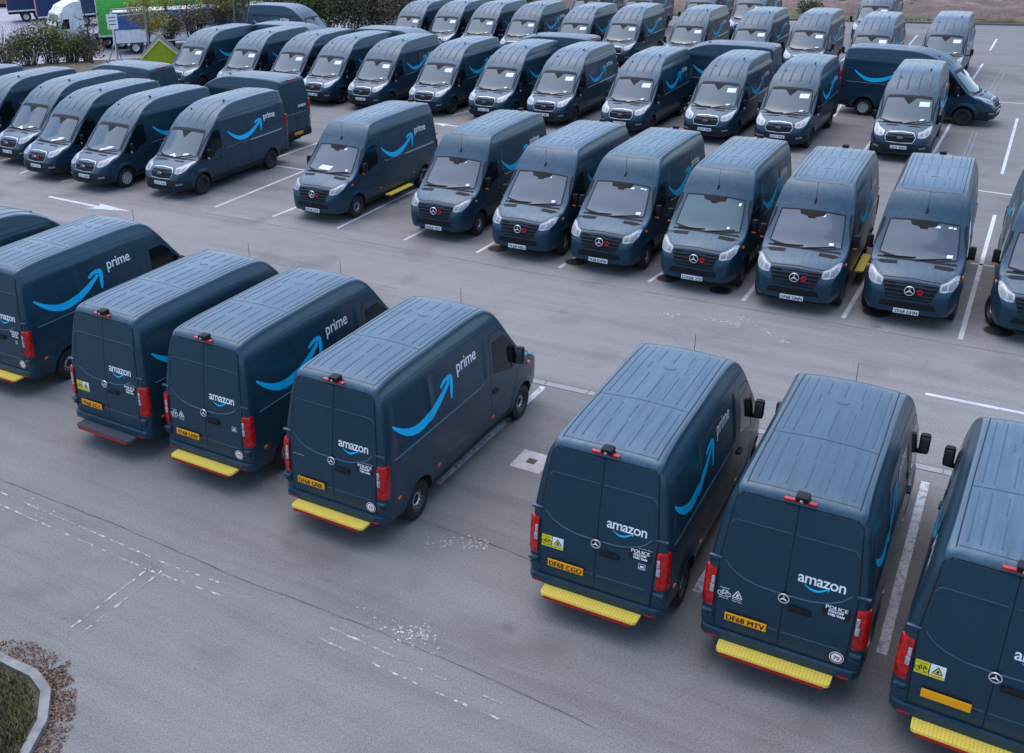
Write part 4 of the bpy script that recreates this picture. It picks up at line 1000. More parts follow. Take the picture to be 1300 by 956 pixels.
def marking_mat(name, wear):
    m, t, b = nodes(name); tc = N(t, 'ShaderNodeTexCoord'); P = tc.outputs['Object']
    n = noise(t, P, 9, 6, .75); f = N(t, 'ShaderNodeMapRange'); f.inputs[1].default_value = wear - .06; f.inputs[2].default_value = wear + .06; t.links.new(n, f.inputs[0])
    c = mix(t, f.outputs[0], (.19, .19, .21), ramp(t, noise(t, P, 2, 3), [(.3, (.42, .42, .44)), (.7, (.58, .58, .60))]))
    t.links.new(c, b.inputs['Base Color']); b.inputs['Roughness'].default_value = .85; return m
LINE = marking_mat('line_paint', .38); WORN = marking_mat('line_paint_worn', .55); FAINT = marking_mat('line_paint_faint', .60)
FLAKE = simple('flake_paint', (.36, .36, .37), .9, scale=30, var=.4)
def jag(pts, wd, mat, z, name='bay_line', cut=0.0, seed=0, wob=0.0):
    """painted stripe on the ground through world points"""
    rnd = random.Random(seed); m = MB(); wb = 0.0
    for a, b in zip(pts, pts[1:]):
        a = Vector(a); b = Vector(b); L = (b - a).length; d = (b - a).normalized(); q = Vector((-d.y, d.x, 0)); n = max(2, int(L / (.09 if cut > .1 else .16))); vs = []; fs = []
        for i in range(n + 1):
            p = a + d * (L * i / n); w1 = wd / 2 * (1 + rnd.uniform(-.06, .04)) if not cut else wd / 2 * rnd.uniform(.35, 1.1)
            w2 = wd / 2 * (1 + rnd.uniform(-.06, .04)) if not cut else wd / 2 * rnd.uniform(.35, 1.1)
            p = p + q * wb; wb += rnd.uniform(-1, 1) * wob; wb *= .93; vs += [(p + q * w1).to_tuple()[:2] + (z,), (p - q * w2).to_tuple()[:2] + (z,)]
        for i in range(n):
            if rnd.random() >= cut: fs.append((2 * i, 2 * i + 1, 2 * i + 3, 2 * i + 2))
        m.add(vs, fs, mat)
    return link(name, m.mesh(name), kind='structure')
def ln(u0, v0, u1, v1, wd=.10, mat=None, z=.004, **k): jag([G(u0, v0), G(u1, v1)], wd, mat or LINE, z, **k)
# bays of the front row
for q in [(428, 290, 548, 231), (513, 305, 548, 287), (605, 321, 634, 304), (710, 340, 735, 324), (823, 358, 843, 345), (943, 382, 962, 359), (1070, 404, 1110, 338), (1219, 431, 1263, 273),
          (273, 263, 386, 217), (346, 275, 384, 260), (354, 199, 405, 181), (350, 210.5, 388, 216), (1242, 242, 1288, 248), (1232, 334, 1266, 339),
          (0, 204, 14, 201), (26, 220, 44, 214), (78, 231, 90, 228), (204, 252, 226, 243), (709, 163, 720, 157), (781, 90, 789, 90), (1002, 27.4, 1011, 27.5),
          (1164.8, 44.5, 1151.7, 60), (1265.5, 49.7, 1256.9, 64), (1247.7, 81, 1230, 108), (1291.6, 150.4, 1272, 221), (1206.7, 157, 1183, 198), (1112, 172, 1096.8, 192), (1070, 130, 1059, 148), (1077, 70.6, 1062, 82),
          (1268, 129.5, 1300, 131.7), (575, 146, 600, 140)]:
    ln(*q, wd=.10)
for q in [(690, 491, 555, 614), (1175, 612, 1119, 830), (921, 690, 884, 752)]: ln(*q, wd=.13, mat=marking_mat('line_paint_grey', .45))
ln(1175, 500, 1302, 525.5, wd=.11)
for q in [(1277, 90, 1261.6, 115), (1272, 88, 1256, 114), (1240.7, 167, 1227.6, 201), (1236, 166, 1222, 200)]: ln(*q, wd=.05, mat=FAINT, name='faded_line')
ln(1190, 93, 1300, 99, wd=.08, mat=FAINT, name='faded_line')
# arrows
def arrow(tail, neck, tip, wd, hw):
    a, n_, t_ = G(*tail), G(*neck), G(*tip); d = (t_ - a).normalized(); q = Vector((-d.y, d.x, 0)); m = MB()
    P = [a + q * wd, n_ + q * wd, n_ + q * hw - d * .2, t_, n_ - q * hw - d * .2, n_ - q * wd, a - q * wd]
    m.add([(p.x, p.y, .004) for p in P], [(0, 1, 5, 6), (2, 3, 1), (1, 3, 5), (5, 3, 4)], LINE); link('arrow_marking', m.mesh('arrow_marking'), kind='structure')
arrow((62, 249.5), (124, 262.5), (165, 268), .07, .30); arrow((600, 163), (565, 158.6), (549, 156), .07, .28)
# worn markings in the foreground: the two edges of an old stripe survive
def worn(pts, wd, seed, cut=.25):
    P = [G(*p) for p in pts]
    for s in (-1, 1):
        d = (P[-1] - P[0]).normalized(); q = Vector((-d.y, d.x, 0)) * (s * wd)
        jag([p + q for p in P], .045, WORN, .004, 'worn_line', cut, seed + s)
worn([(-20, 624), (205, 722)], .13, 5, .22); worn([(205, 722), (297, 754)], .12, 9, .5); worn([(199, 722), (97, 800)], .11, 13, .2)
worn([(412, 803), (552, 868)], .13, 17, .45); worn([(552, 868), (640, 905)], .13, 19, .4)
def spots(u0, v0, u1, v1, n, wd, seed, s=.05):
    rnd = random.Random(seed); m = MB(); a, b = G(u0, v0), G(u1, v1); q = (b - a).normalized(); p_ = Vector((-q.y, q.x, 0))
    for i in range(n):
        c = a.lerp(b, rnd.random()) + p_ * rnd.gauss(0, wd); k = rnd.randint(5, 7); r = s * rnd.uniform(.15, .9) ** 1.2
        m.add([(c.x + r * rnd.uniform(.5, 1.2) * cos(2 * pi * j / k), c.y + r * rnd.uniform(.4, 1) * sin(2 * pi * j / k), .0045 + i * 2e-6) for j in range(k)], [tuple(range(k))], FLAKE)
    link('paint_flakes', m.mesh('paint_flakes'), kind='stuff', label='white flakes of worn paint on the asphalt')
spots(440, 782, 560, 820, 70, .15, 1, .03); spots(500, 800, 545, 808, 110, .10, 2, .035); spots(540, 692, 620, 690, 90, .09, 3, .035); spots(940, 402, 1000, 436, 80, .05, 4, .035); spots(835, 398, 870, 402, 20, .08, 6, .05); spots(890, 405, 940, 412, 20, .08, 7, .05); spots(1140, 411, 1152, 414, 14, .12, 8, .05); spots(10, 640, 60, 660, 20, .2, 9, .03)
# joints, gutter, covers
JT = simple('joint_tar', (.11, .105, .108), .9, var=.4, scale=3)
def joint(pts, wd=.03, z=.003, mat=JT, cut=.015, seed=3, name='asphalt_joint'): jag([G(*p) for p in pts], wd, mat, z, name, cut, seed, .012)
joint([(-40, 590), (0, 608), (165, 674), (330, 744), (470, 797), (630, 864), (760, 925)], .028)
joint([(260, 270), (320, 281), (650, 342), (970, 396), (1300, 452)], .032)
joint([(300, 325), (503, 367)], .03)
joint([(535, 660), (620, 690), (700, 722)], .03)
m = MB()
KC = simple('gutter_concrete', (.26, .255, .27), .9, scale=3)
ga, gb = G(693, 487), G(1232, 607); d = (gb - ga).normalized(); q = Vector((-d.y, d.x, 0))
L = (gb - ga).length; n = int(L / .92)
for i in range(-9, n + 12):
    a = ga + d * (i * .92); b = a + d * .90
    o = MB(); z = .012; c0, c1, c2, c3 = a + q * .09, b + q * .09, b - q * .09, a - q * .09
    o.add([(p.x, p.y, 0.0) for p in (c0, c1, c2, c3)] + [(p.x, p.y, z) for p in (c0, c1, c2, c3)], [(4, 5, 6, 7), (0, 1, 5, 4), (1, 2, 6, 5), (2, 3, 7, 6), (3, 0, 4, 7)], KC)
    if i == -9: gut = link('drainage_channel', None, kind='structure')
    link('channel_stone', o.mesh('channel_stone'), gut)
jag([ga - d * 8 + q * .12, gb + d * 10 + q * .12], .04, JT, .003, 'asphalt_joint', .0)
IRON = simple('cast_iron', (.028, .028, .032), .7)
def cover(u, v, r, lab, k=.55):
    p = G(u, v); m = MB(); m.lathe([(0, r * 1.08), (.012, r * 1.04), (.012, r)], (0, 0, 0), JT, 26, 'Z'); m.lathe([(.010, r), (.010, .0001)], (0, 0, 0), IRON, 26, 'Z')
    for i in range(-3, 4):
        h = sqrt(max(0, r * r * .8 - (i * r * .26) ** 2)); m.box((i * r * .26, 0, .013), (.03, 2 * h, .006), MAT['under'])
    link('manhole_cover', m.mesh('manhole_cover'), None, (p.x, p.y, .002), lab, 'manhole cover', 'round covers in the asphalt')
cover(731, 333, .27, 'round dark cover in front of the van with plate YL68 KWW'); cover(848, 354, .27, 'round dark cover half under the van with plate OX68 ZSJ')
cover(915, 369, .27, 'round dark cover before the gap left of the van with plate DF68 GNN'); cover(1113, 397, .30, 'round dark cover at the left front wheel of the van with plate YF68 GHN'); cover(1268, 421, .3, 'round dark cover under the van at the right edge'); cover(632, 316, .27, 'round dark cover left of the van with plate YL68 NJO')
p = G(675, 586); dr = link('drain_cover', None, None, (p.x, p.y, 0), 'small square drain in a pale concrete patch beside the empty bay', 'drain'); dr.rotation_euler = (0, 0, radians(57))
m = MB(); m.rbox((0, 0, -.01), (.66, .58, .036), simple('pale_concrete', (.40, .375, .38), .9, scale=5, var=.2), .004); link('concrete_surround', m.mesh('concrete_surround'), dr)
RUST = simple('rusty_iron', (.10, .07, .065), .8)
m = MB(); m.box((0, 0, .006), (.17, .17, .01), RUST)
for i in range(4): m.box((0, -.06 + i * .04, .013), (.15, .016, .008), RUST)
link('grate', m.mesh('grate'), dr)

# ------------------------------------------------------------------ plants
def leafmat(name, a, b_, c):
    m, t, b = nodes(name); gi = N(t, 'ShaderNodeNewGeometry'); wn = N(t, 'ShaderNodeTexWhiteNoise', noise_dimensions='3D')
    tc = N(t, 'ShaderNodeTexCoord'); n1 = noise(t, tc.outputs['Object'], 1.2, 3)
    b.inputs['Specular IOR Level'].default_value = .2
    c1 = ramp(t, gi.outputs['Random Per Island'], [(0, a), (.5, b_), (1, c)])
    t.links.new(mix(t, .35, c1, ramp(t, n1, [(.35, a), (.65, c)])), b.inputs['Base Color'])
    b.inputs['Roughness'].default_value = .75; b.inputs['Transmission Weight'].default_value = 0; return m
LG = leafmat('leaf_dark_green', (.05, .065, .03), (.085, .105, .05), (.13, .15, .07))
LY = leafmat('leaf_fresh_green', (.07, .10, .025), (.13, .18, .04), (.20, .24, .06))
LB = leafmat('leaf_brown', (.11, .085, .06), (.18, .14, .095), (.26, .21, .14))
LO = leafmat('leaf_autumn', (.30, .17, .03), (.46, .32, .06), (.36, .36, .09))
LR = leafmat('leaf_orange', (.45, .10, .02), (.55, .20, .03), (.35, .16, .05))
BARK = simple('bark', (.06, .05, .045), .9)
def leaves(m, n, blobs, size, mats, rnd, up=.3):
    for i in range(n):
        c, r = rnd.choices(blobs, [b[1][0] * b[1][1] * b[1][2] for b in blobs])[0]
        d = Vector((rnd.gauss(0, 1), rnd.gauss(0, 1), rnd.gauss(0, 1))).normalized() * (rnd.random() ** .45)
        p = Vector(c) + Vector((d.x * r[0], d.y * r[1], d.z * r[2]))
        if p.z < .03: continue
        a = Vector((rnd.gauss(0, 1), rnd.gauss(0, 1), rnd.gauss(0, 1) * .6)).normalized(); b = a.cross(Vector((rnd.gauss(0, 1), rnd.gauss(0, 1), rnd.gauss(0, 1)))).normalized()
        s = size * rnd.uniform(.6, 1.4); m.add([p - a * s, p + b * s * .55, p + a * s, p - b * s * .55], [(0, 1, 2, 3)], rnd.choices(mats[0], mats[1])[0])
def bush(x, y, rx, ry, h, label, mats, n=2600, seed=0, size=.075, group='shrubs along the edge of the yard', twigs=30):
    rnd = random.Random(seed); root = thing('shrub', label, 'shrub', (x, y, 0), 0, group)
    bl = [((rnd.uniform(-.6, .6) * rx, rnd.uniform(-.5, .5) * ry, h * rnd.uniform(.3, .62)), (rx * rnd.uniform(.3, .55), ry * rnd.uniform(.4, .6), h * rnd.uniform(.25, .42))) for _ in range(9)]
    m = MB(); leaves(m, n, bl, size, mats, rnd); link('foliage', m.mesh('foliage'), root)
    m = MB()
    for i in range(twigs):
        a = rnd.uniform(0, 2 * pi); q = rnd.random() ** .5; e = Vector((cos(a) * rx * q, sin(a) * ry * q, h * rnd.uniform(.6, 1.12)))
        mid = e * .5 + Vector((rnd.gauss(0, .12), rnd.gauss(0, .12), .1)); m.tube([(e.x * .25, e.y * .25, 0), mid, e], .018, BARK, 4, .005)
    link('stem', m.mesh('stem'), root); return root
def tree(x, y, h, cr_, label, mats, n, seed, size=.07, group='thin trees along the edge of the yard', dens=1.0):
    rnd = random.Random(seed); root = thing('young_tree', label, 'tree', (x, y, 0), 0, group); m = MB(); tips = []
    tr = [Vector((0, 0, 0)), Vector((rnd.gauss(0, .06), rnd.gauss(0, .06), h * .3)), Vector((rnd.gauss(0, .15), rnd.gauss(0, .15), h * .65)), Vector((rnd.gauss(0, .25), rnd.gauss(0, .2), h))]
    m.tube(tr, .09, BARK, 7, .015)
    for i in range(26):
        t = rnd.uniform(.22, .95); k = min(2, int(t * 3)); p = tr[k].lerp(tr[k + 1], t * 3 - k); a = rnd.uniform(0, 2 * pi); L = cr_ * rnd.uniform(.5, 1) * (1.15 - t * .6)
        e = p + Vector((cos(a) * L, sin(a) * L, L * rnd.uniform(.3, .9))); mid = p.lerp(e, .5) + Vector((rnd.gauss(0, .1), rnd.gauss(0, .1), rnd.gauss(0, .08)))
        m.tube([p, mid, e], .03 * (1.1 - t), BARK, 5, .006); tips += [mid, e]
        for j in range(4):
            s = mid.lerp(e, rnd.random()); f = s + Vector((rnd.gauss(0, .3), rnd.gauss(0, .3), rnd.uniform(.05, .5))); m.tube([s, f], .009, BARK, 4, .003); tips.append(f)
    link('trunk', m.mesh('trunk'), root); m = MB()
    for i in range(n):
        c = rnd.choice(tips); p = c + Vector((rnd.gauss(0, .2), rnd.gauss(0, .2), rnd.gauss(0, .18)))
        a = Vector((rnd.gauss(0, 1), rnd.gauss(0, 1), rnd.gauss(0, .7))).normalized(); b = a.cross(Vector((rnd.gauss(0, 1), rnd.gauss(0, 1), rnd.gauss(0, 1)))).normalized(); s = size * rnd.uniform(.6, 1.4)
        m.add([p - a * s, p + b * s * .6, p + a * s, p - b * s * .6], [(0, 1, 2, 3)], rnd.choices(mats[0], mats[1])[0])
    link('crown', m.mesh('crown'), root); return root
def at(u, v): p = G(u, v); return p.x, p.y
k = 1
for u, v, rx, h, mats, lab in [
    (8, 84, 1.5, 2.2, ([LB, LG], [4, 1]), 'brown thorny shrub at the left edge of the photo'), (38, 84, 1.6, 2.6, ([LG, LY, LB], [2, 3, 2]), 'bushy dark green shrub second from the left edge'),
    (66, 81, 1.8, 3.0, ([LY, LG, LO], [5, 2, 1]), 'fresh green shrub in front of the white lorry cab'), (92, 79, 1.4, 2.2, ([LG, LB, LY], [1, 3, 2]), 'low olive shrub right of the fresh green shrub'),
    (112, 78, 1.0, 1.7, ([LB, LG], [3, 1]), 'small brownish shrub at the foot of the bare tree'),
    (216, 50, 1.4, 2.0, ([LB, LG, LY], [3, 1, 1]), 'sparse brown shrub behind the lime green hut'), (250, 45, 1.6, 2.4, ([LB, LG], [3, 2]), 'brownish shrub in front of the white trailer side'), (285, 38, 1.6, 2.2, ([LG, LB], [2, 2]), 'dull green shrub behind the crosswise van at the left'),
    (300, 26, 1.6, 2.6, ([LG, LY, LB], [2, 1, 2]), 'shrub beside the crosswise van with prime lettering')]:
    x, y = at(u, v); bush(x, y, rx, 1.1, h, lab, mats, 1900, k, .07, twigs=60); k += 1
for u, v, rx, h, mats, lab in [
    (345, 44, 2.0, 3.6, ([LG, LB], [2, 2]), 'brownish hedge shrub left of the dense dark hedge, behind the crosswise van'), (392, 40, 2.0, 4.2, ([LG, LY, LB], [3, 2, 1]), 'hedge shrub at the nose of the crosswise van, olive green'), (418, 46, 2.2, 4.6, ([LG, LY], [4, 1]), 'dense dark hedge shrub in the middle of the hedge'), (446, 46, 2.2, 4.4, ([LG, LB], [4, 1]), 'dense dark hedge shrub with brown twigs'),
    (475, 45, 2.1, 4.2, ([LG, LB], [3, 2]), 'brownish green hedge shrub left of the third row'), (500, 40, 2.0, 3.8, ([LG, LB], [2, 3]), 'brown leafed hedge shrub behind the leftmost van of the third row'), (530, 30, 2.0, 3.4, ([LG, LB], [2, 3]), 'hedge shrub at the far end of the hedge'),
    (628, 10, 2.4, 2.4, ([LG, LB], [2, 2]), 'dark shrub behind the third row of vans, left one'), (655, 8, 2.4, 2.2, ([LG, LB], [3, 2]), 'dark shrub behind the third row, beside the yellow frame'), (735, -2, 2.4, 2.4, ([LG, LB], [1, 2]), 'dark shrub behind the farthest row of vans')]:
    x, y = at(u, v); bush(x, y, rx, 1.6, h, lab, mats, 5200, k, .085, 'shrubs of the hedge behind the vans'); k += 1
for u, v, h, c, mats, n, lab in [
    (117, 82, 4.6, 1.4, ([LB, LG], [3, 1]), 90, 'bare thin tree in front of the white lorry cab'), (191, 70, 4.4, 1.3, ([LO, LY, LB], [5, 1, 1]), 2600, 'thin tree with yellow autumn leaves behind the lime green hut'),
    (278, 40, 4.2, 1.5, ([LO, LG, LB], [3, 2, 1]), 2200, 'thin tree with olive leaves above the second row'), (262, 18, 4.0, 1.6, ([LR, LO], [3, 1]), 2400, 'orange leaved tree at the top edge beyond the white trailer'), (292, 16, 4.2, 1.7, ([LR, LO], [2, 1]), 2600, 'orange and yellow leaved tree at the top edge, right of the orange one'),
    (240, 52, 3.2, 1.3, ([LB, LO], [3, 1]), 350, 'low twiggy tree between the hut and the trailer'),
    (212, 30, 3.6, 1.3, ([LO, LY], [3, 1]), 2200, 'thin tree with golden leaves against the green trailer'), (318, 22, 4.2, 1.3, ([LO, LB], [3, 2]), 1500, 'reddish brown tree above the crosswise van with prime lettering')]:
    x, y = at(u, v); tree(x, y, h, c, lab, mats, n, k); k += 1
# bank of bare earth beyond the car park, and its grass verge
EARTH = soil('bare_earth', [(.055, .036, .032), (.13, .088, .078), (.30, .24, .21)], .55)
VERGE = soil('verge_grass', [(.06, .05, .035), (.11, .10, .055), (.15, .14, .08)], 1.2)
def strip(name, pts, z0, mat, rise, n=60, dpt=50, seed=1, kd='structure'):
    rnd = random.Random(seed); vs = []; fs = []; P = [Vector((*p, 0)) for p in pts]; K = 16
    import mathutils
    L = [0]
    for a, b in zip(P, P[1:]): L.append(L[-1] + (b - a).length)
    for i in range(n + 1):
        s = L[-1] * i / n; j = max(k for k in range(len(P) - 1) if L[k] <= s + 1e-6); p = P[j].lerp(P[j + 1], (s - L[j]) / (L[j + 1] - L[j])); nn = Vector((.35, 1, 0)).normalized()
        for k2 in range(K + 1):
            t = k2 / K; q = p + nn * (dpt * t * t); h = z0 + rise * min(1, t * 3) + (.0 if k2 == 0 else mathutils.noise.fractal(q * .35, 1, 2, 4) * .35 * min(1, k2 / 3) * (1 if rise else .15))
            vs.append((q.x, q.y, max(h, z0 * .5)))
    for i in range(n):
        for k2 in range(K): a = i * (K + 1) + k2; fs.append((a, a + K + 1, a + K + 2, a + 1))
    me = mesh_of(name, vs, fs, [mat], smooth=True); return link(name, me, kind=kd)
edge = [G(600, 8).xy, G(640, 10.5).xy, G(1000, 25.5).xy, G(1300, 32.5).xy, G(1600, 42).xy]
strip('grass_verge', edge, .02, VERGE, .12, 80, 6, 2)
edge2 = [(p[0] + .9, p[1] + 2.2) for p in edge]
strip('earth_bank', edge2, .05, EARTH, .9, 90, 60, 3)
m = MB(); KB = simple('kerb_concrete', (.16, .155, .16), .9)
for a, b in zip(edge, edge[1:]):
    a = Vector((*a, 0)); b = Vector((*b, 0)); d = (b - a); q = Vector((-d.y, d.x, 0)).normalized() * .12
    m.add([a - q, b - q, b, a] + [v + Vector((0, 0, .11)) for v in (a - q, b - q, b, a)], [(4, 5, 6, 7), (0, 1, 5, 4), (3, 2, 6, 7)], KB)
link('kerb', m.mesh('kerb'), kind='structure')
rnd = random.Random(11); m = MB()
for i in range(4500):
    s = rnd.random(); j = rnd.choices([0, 1, 2, 3], [1, 5, 4, 4])[0]; a = Vector((*edge[j], 0)); b = Vector((*edge[j + 1], 0)); p = a.lerp(b, rnd.random()) + Vector((.35, 1, 0)) * rnd.random() ** 2 * 5 + Vector((0, .3, .1))
    if (sin(p.x * .9) + sin(p.x * .37 + 2) + rnd.gauss(0, .7) > -.3):
        a_ = rnd.uniform(0, pi); s = rnd.uniform(.04, .11); m.add([p + Vector((cos(a_), sin(a_), 0)) * s * .4, p - Vector((cos(a_), sin(a_), 0)) * s * .4, p + Vector((rnd.gauss(0, .04), rnd.gauss(0, .04), s * 1.6))], [(0, 1, 2)], rnd.choice([LG, LY, LB]))
link('verge_grass', m.mesh('verge_grass'), None, None, 'tufts of grass along the edge of the car park', 'grass', kind='stuff')
m = MB(); rub = simple('rubble_pale', (.4, .37, .35), .9)
for i in range(500):
    p = Vector((rnd.uniform(15, 60), rnd.uniform(70, 100), 0)); s = rnd.uniform(.05, .28) * (1 if rnd.random() < .9 else 2)
    if p.y < 86 - (p.x - 10) * .6 + 4: continue
    m.box((p.x, p.y, .95), (s * 1.5, s, s * .7), rnd.choice([rub, rub, EARTH]), rz=rnd.uniform(0, 3), rx=rnd.uniform(-.4, .4), taper=.6)
link('rubble', m.mesh('rubble'), None, None, 'loose stones and rubble lying on the bank of bare earth', 'rubble', kind='stuff')
x, y = at(1030, 22); bush(x, y, 1.0, .8, 1.5, 'small green shrub alone on the verge beside the far vans', ([LG, LY, LB], [2, 1, 1]), 900, 77)
# planted shelf along the back edge of the car park, falling to the lower yard
SOIL = soil('bed_soil', [(.06, .05, .035), (.12, .10, .07), (.2, .17, .14)], 1.5)
be = [Vector((*q, 0)) for q in ((-45, 61.2), G(0, 97).xy, G(60, 93).xy, G(200, 84).xy, G(300, 68).xy, G(400, 47).xy, G(540, 38).xy, G(585, 30).xy, G(605, 12).xy)]
vs = []; fs = []
for i, p in enumerate(be):
    d = (be[min(i + 1, len(be) - 1)] - be[max(i - 1, 0)]).normalized(); q = Vector((-d.y, d.x, 0)); rr = random.Random(i)
    for k_, (o, z) in enumerate(((-.3, .006), (1.2, .10), (3.4, .05), (4.6, -.4), (8.0, -2.3), (9.0, -2.55))): w_ = p + q * (o + (rr.uniform(-.2, .2) if k_ else 0)); vs.append((w_.x, w_.y, z))
for i in range(len(be) - 1):
    for k_ in range(5): a = i * 6 + k_; fs.append((a, a + 6, a + 7, a + 1))
me = mesh_of('planting_bank', vs, fs, [SOIL], smooth=True); link('planting_bank', me, kind='structure')
# near corner: kerb, leaf litter, weeds
kc = [G(-60, 818), G(0, 834), G(50, 858), G(66, 880), G(62, 920), G(25, 990)]
m = MB(); KN = simple('near_kerb_concrete', (.20, .20, .20), .9, scale=5, var=.3)
kb = link('near_kerb', None, kind='structure')
for a, b in zip(kc, kc[1:]):
    d = (b - a).normalized(); q = Vector((-d.y, d.x, 0)); nK = max(1, int((b - a).length / .45)); Ls = (b - a).length / nK
    for i in range(nK):
        o = MB(); s = a + d * (i * Ls + .004); e = a + d * ((i + 1) * Ls - .004); o.add([s, e, e - q * .13, s - q * .13] + [v + Vector((0, 0, .10 + random.uniform(-.006, .006))) for v in (s, e, e - q * .13, s - q * .13)], [(4, 5, 6, 7), (0, 1, 5, 4), (1, 2, 6, 5), (2, 3, 7, 6), (3, 0, 4, 7)], KN)
        link('kerb_stone', o.mesh('kerb_stone'), kb)
gp_ = [p - Vector((0, 0, 0)) for p in kc]
sheet('near_grass', [(p.x - .12, p.y - .06) for p in kc] + [(-4, -2), (-14, -2), (-14, 10)], .05, soil('near_soil', [(.04, .035, .02), (.08, .07, .045), (.12, .10, .07)], 3))
m = MB(); rnd = random.Random(5); litter = [simple('dead_leaf_brown', (.10, .055, .035), .9, scale=9), simple('dead_leaf_tan', (.25, .16, .10), .9, scale=9), simple('dead_leaf_dark', (.05, .03, .025), .9, scale=9)]
for i in range(3200):
    t = rnd.random() * (len(kc) - 1); j = int(t); p = kc[j].lerp(kc[j + 1], t - j); d = (kc[j + 1] - kc[j]).normalized(); q = Vector((-d.y, d.x, 0))
    wmax = .42 * max(.15, min(1, t / 1.2)) if t < 2.2 else .32
    p = p + q * (rnd.random() ** 1.5 * wmax) + Vector((0, 0, rnd.uniform(.005, .035)))
    a_ = Vector((rnd.gauss(0, 1), rnd.gauss(0, 1), rnd.gauss(0, .4))).normalized(); b_ = a_.cross(Vector((rnd.gauss(0, .3), rnd.gauss(0, .3), 1))).normalized(); s = rnd.uniform(.008, .024)
    m.add([p - a_ * s, p + b_ * s * .6, p + a_ * s, p - b_ * s * .6], [(0, 1, 2, 3)], rnd.choice(litter))
link('leaf_litter', m.mesh('leaf_litter'), None, None, 'brown dead leaves heaped along the kerb in the near corner', 'leaves', kind='stuff')
m = MB()
for i in range(16000):
    j = rnd.randrange(len(kc) - 1); p = kc[j].lerp(kc[j + 1], rnd.random()) + Vector((-.16 - rnd.random() * 1.1, -.05 - rnd.random() * .9, .05)); s = rnd.uniform(.03, .11); a_ = rnd.uniform(0, pi)
    m.add([p + Vector((cos(a_), sin(a_), 0)) * s * .22, p - Vector((cos(a_), sin(a_), 0)) * s * .22, p + Vector((rnd.gauss(0, .03), rnd.gauss(0, .03), s))], [(0, 1, 2)], rnd.choice([LG, LY, LB, LB]))
link('weeds', m.mesh('weeds'), None, None, 'short weeds and grass behind the kerb in the near corner', 'weeds', kind='stuff')
p = G(62, 852); tw = thing('bare_twig', 'bare reddish twigs rising from the leaf litter in the near corner', 'twig', (p.x, p.y, 0))
m = MB(); rt = simple('twig_red', (.12, .045, .04), .8)
for e, mid in (((-.28, .0, .55), (-.05, .03, .33)), ((-.5, -.05, .30), (-.25, -.02, .17)), ((.22, -.05, .22), (.12, 0, .16)), ((.32, -.12, .10), (.2, -.03, .12))): m.tube([(0, 0, 0), mid, e], .006, rt, 5, .002)
link('twig', m.mesh('twig'), tw)

# ------------------------------------------------------------------ beyond the hedge: lorries, hut, sign, frame
CURT_G = simple('curtain_green', (.07, .42, .06), .5, scale=1.5); CURT_B = simple('curtain_blue', (.03, .09, .26), .5, scale=1.5); NAVY = simple('navy_panel', (.008, .03, .10), .4, scale=1); WH = simple('lorry_white', (.62, .64, .66), .4, scale=1.5)
REDT = simple('trailer_red', (.40, .02, .03), .5)
YZ = -2.5
def trailer(x, y, yaw, L, label, side, end, low=None, z0=1.05, h=2.9):
    t = thing('lorry_trailer', label, 'trailer', (x, y, YZ), radians(yaw), 'lorry trailers in the yard beyond')
    m = MB(); m.box((L / 2, 0, z0 + h / 2), (L, 2.45, h), side); link('cargo_body', m.mesh('cargo_body'), t)
    m = MB(); m.box((L / 2, 0, z0 + h + .02), (L + .04, 2.5, .07), WH)
    for yy in (-1.24, 1.24): m.box((L / 2, yy, z0 + .06), (L + .02, .04, .14), low or WH)
    link('roof_rail', m.mesh('roof_rail'), t)
    if low:
        m = MB()
        for yy in (-1.235, 1.235): m.box((L / 2, yy, z0 + .55), (L - .1, .03, .85), low)
        link('side_band', m.mesh('side_band'), t)
    m = MB(); m.box((-.02, 0, z0 + h / 2), (.04, 2.40, h - .05), end)
    for yy in (-.6, 0, .6): m.box((-.05, yy, z0 + h / 2), (.03, .04, h - .2), WH)
    link('end_door', m.mesh('end_door'), t)
    m = MB()
    for yy in (-1.2, 1.2): m.box((-.03, yy, z0 + h / 2), (.07, .10, h + .02), REDT if end is NAVY else WH)
    link('corner_post', m.mesh('corner_post'), t)
    m = MB(); m.box((L / 2, 0, .85), (L, 1.0, .22), MAT['under']); link('chassis', m.mesh('chassis'), t)
    for xx in (1.6, 2.9, 4.2) if True else ():
        for s in (1, -1):
            w_ = MB(); w_.lathe([(-.15, .28), (-.15, .46), (-.12, .5), (.12, .5), (.15, .46), (.15, .28)], (0, 0, 0), MAT['tyre'], 20); w_.lathe([(.1, .28), (.04, .2), (.06, .0001)], (0, 0, 0), MAT['silver'], 16)
            o = link('wheel', w_.mesh('wheel'), t, (xx, s * 1.05, .5)); o.rotation_euler = (0, 0, 0 if s > 0 else pi)
    return t
